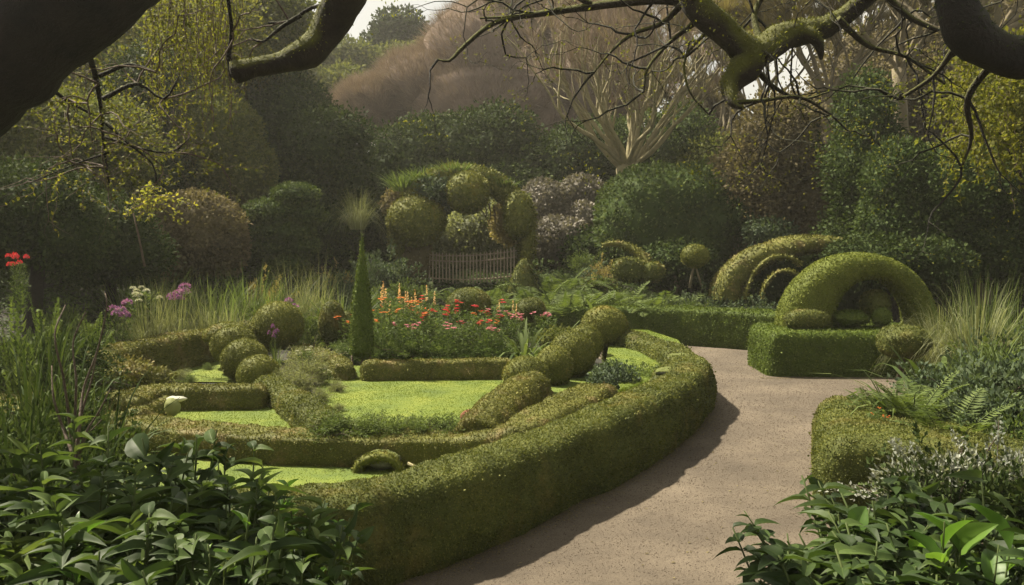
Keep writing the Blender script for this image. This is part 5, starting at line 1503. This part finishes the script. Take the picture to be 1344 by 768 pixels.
# leaves hanging from the upper left boughs
mb, st = MB(), MB()
for k in range(120):
    a = W(rng.uniform(190, 312), rng.uniform(-60, 60), 6.2 + rng.normal() * .4)
    ln = rng.uniform(.2, .72) * (1 - .0 * k)
    P = a + np.array([0, 0, -1]) * np.linspace(0, ln, 14)[:, None] + np.cumsum(rng.normal(size=(14, 3)) * .008, 0)
    addtube(st, P, .0025, 4)
    for q in range(3):
        n = len(P); inst(mb, LEAF_V, LEAF_F, P + rng.normal(size=(n, 3)) * .012, norm(rvec(n) + [0, 0, -.7]), rvec(n), rng.uniform(.014, .034, n), .011)
for k in range(120):
    a = W(rng.uniform(60, 275), rng.uniform(70, 240), 6.2 + rng.normal() * .4)
    P = a + np.cumsum(np.concatenate([rng.normal(size=(1, 3)) * .03, np.tile(rng.normal(size=3) * .02 + [0, 0, -.008], (12, 1)) + rng.normal(size=(12, 3)) * .012]), 0)
    addtube(st, P, .002, 4)
    for q in range(2):
        n = len(P); inst(mb, LEAF_V, LEAF_F, P, norm(rvec(n) + [0, 0, -.2]), norm(rvec(n) + [0, 0, .6]), rng.uniform(.016, .038, n), .014)
mb.build('foliage', M['hang'], r, loc=r.location); st.build('twigs', M['twig'], r, loc=r.location)

base = np.array([5.6, 5.2, 0.0])
r = empty('overhanging_tree', tuple(base), 'mossy leaning tree whose gnarled branches cross the top right', 'tree')
mb = MB(); addtube(mb, [base - [0, 0, .3], base + [0, 0, 2], base + [-.2, .2, 4.6]], [.5, .4, .33], 18, amp=.2); mb.build('trunk', M['shadebark'], r, loc=r.location)
mb, ms = MB(), MB()
V, F, C = limb(mb, [(1850, -90, 52, 5.2), (1700, 0, 44, 5.1), (1600, 50, 38, 5.0), (1480, 70, 32, 5.0), (1360, 76, 25, 5.0), (1305, 66, 26, 5.0), (1268, 38, 30, 5.0), (1252, -10, 24, 5.0), (1235, -80, 22, 5.1), (1180, -150, 20, 5.2)], amp=.22)
furry(ms, V, F, .3); ms.build('moss', M['ivy'], r, loc=r.location); mb.build('limb', M['shadebark'], r, loc=r.location)
mb, ms = MB(), MB()
for pts, am in [([(1180, -150, 20, 5.2), (1020, -120, 22, 5.4), (900, -60, 20, 5.6), (905, -8, 16, 5.7), (925, 18, 17, 5.7), (955, 44, 19, 5.7), (982, 68, 21, 5.7), (975, 92, 20, 5.7), (958, 112, 13, 5.7), (962, 136, 5, 5.6), (975, 142, 2, 5.6)], .35),
                ([(1180, -150, 20, 5.6), (1165, -45, 13, 5.9), (1120, 12, 12, 6.0), (1085, 35, 13, 6.0), (1055, 42, 15, 5.9), (1020, 52, 19, 5.8), (990, 72, 18, 5.7)], .3),
                ([(1040, 40, 12, 5.9), (1062, 45, 10, 5.8), (1075, 58, 7, 5.8), (1078, 78, 2, 5.8)], .2)]:
    V, F, C = limb(mb, pts, amp=am, freq=3.5)
    furry(ms, V, F, .9)
mb.build('limb', M['bark'], r, loc=r.location); ms.build('moss', M['moss'], r, loc=r.location)
mb = MB()
tw = [[(915, 5, 8, 5.8), (860, 0, 6, 5.9), (780, 8, 5, 6.0), (710, 18, 4, 6.1), (650, 30, 3.4, 6.1), (610, 60, 3, 6.1), (590, 80, 2, 6.1), (575, 78, 1, 6.1)],
      [(780, 8, 4, 6.0), (740, -12, 3, 6), (700, -20, 2, 6)], [(710, 18, 3, 6.1), (670, 22, 2, 6.1), (630, 24, 1.2, 6.1)], [(900, 0, 5, 5.8), (870, 30, 3.5, 5.9), (830, 45, 2.5, 5.9), (800, 70, 1.5, 6), (780, 95, 1, 6)],
      [(925, 20, 5, 5.8), (880, 55, 3, 5.9), (850, 90, 2, 5.9), (845, 120, 1, 5.9)], [(985, 80, 5, 5.8), (1010, 110, 3, 5.9), (1050, 130, 2, 6), (1090, 120, 1, 6)], [(960, 135, 3, 5.7), (1000, 132, 3, 5.8), (1050, 128, 2.4, 5.9), (1090, 150, 1.5, 6)],
      [(1000, 60, 5, 5.8), (990, 20, 4, 5.9), (1010, -20, 4, 5.9)], [(1100, 25, 5, 5.9), (1140, 60, 4, 6), (1190, 75, 3, 6), (1240, 110, 2, 6)], [(1150, -20, 5, 5.9), (1190, 20, 4, 6), (1230, 40, 3, 6)], [(1255, 60, 5, 5.1), (1225, 100, 3, 5.3), (1180, 130, 2, 5.5)],
      [(940, 30, 3, 5.7), (900, 75, 2, 5.8), (905, 120, 1.5, 5.8), (930, 150, 1, 5.8)], [(1300, 85, 6, 5.1), (1270, 130, 4, 5.3), (1275, 180, 2.5, 5.5), (1262, 220, 1.5, 5.6)]]
for pts in tw:
    mb = MB(); limb(mb, pts, amp=.25, sides=8); mb.build('bough', M['bark'], r, loc=r.location)
# fine twigs and sparse leaves along those boughs
mb, lf = MB(), MB()
tips = []
for pts in tw:
    for k in range(5):
        i = rng.integers(1, len(pts))
        a = W(pts[i][0], pts[i][1], pts[i][3])
        branches(mb, a, rng.normal(size=3) * [1, .5, .8] + [0, 0, -.1], rng.uniform(.3, .6), .009, 3, tips, spread=.8, up=-.1, kids=2, seg=6, wig=.25, minr=.0012, shrink=.7)
mb.build('twigs', M['shadebark'], r, loc=r.location)
TP = np.array([t[0] for t in tips]); n = 2400
k = rng.integers(0, len(TP), n); Pq = TP[k] + rng.normal(size=(n, 3)) * .05
inst(lf, LEAF_V, LEAF_F, Pq, rvec(n), rvec(n), rng.uniform(.015, .03, n), .012)
lf.build('foliage', M['hang'], r, loc=r.location)
mb, st = MB(), MB()
for k in range(90):
    a = W(rng.uniform(1235, 1360), rng.uniform(60, 200), 6.5 + rng.normal() * .5)
    P = a + np.cumsum(np.concatenate([rng.normal(size=(1, 3)) * .03, np.tile(rng.normal(size=3) * .012 + [0, 0, -.02], (12, 1)) + rng.normal(size=(12, 3)) * .01]), 0)
    addtube(st, P, .002, 4)
    for q in range(3):
        n = len(P); inst(mb, LEAF_V, LEAF_F, P, norm(rvec(n) + [0, 0, -.4]), rvec(n), rng.uniform(.02, .045, n), .017)
mb.build('hanging_foliage', M['hang'], r, loc=r.location); st.build('twigs', M['twig'], r, loc=r.location)

# ------------------------------------------------------------------ haze
if HAZE > 0:
    x0, x1, y0, y1, z0, z1 = -420, 420, -62, 702, -1.5, 40
    V = [(x, y, z) for z in (z0, z1) for y in (y0, y1) for x in (x0, x1)]
    F = [[0, 2, 3, 1], [4, 5, 7, 6], [0, 1, 5, 4], [2, 6, 7, 3], [0, 4, 6, 2], [1, 3, 7, 5]]
    m = bpy.data.materials.new('haze'); m.use_nodes = True; t = m.node_tree; t.nodes.clear()
    o_ = t.nodes.new('ShaderNodeOutputMaterial'); pv_ = t.nodes.new('ShaderNodeVolumePrincipled')
    pv_.inputs['Color'].default_value = (.95, .93, .88, 1); pv_.inputs['Density'].default_value = HAZE; pv_.inputs['Anisotropy'].default_value = .35
    t.links.new(pv_.outputs['Volume'], o_.inputs['Volume'])
    ob = MB().add(V, F).build('haze', m, smooth=False)
    struct(ob, 'stuff')
print('objects', len(scene.objects), 'polys', sum(len(o.data.polygons) for o in scene.objects if o.type == 'MESH'))
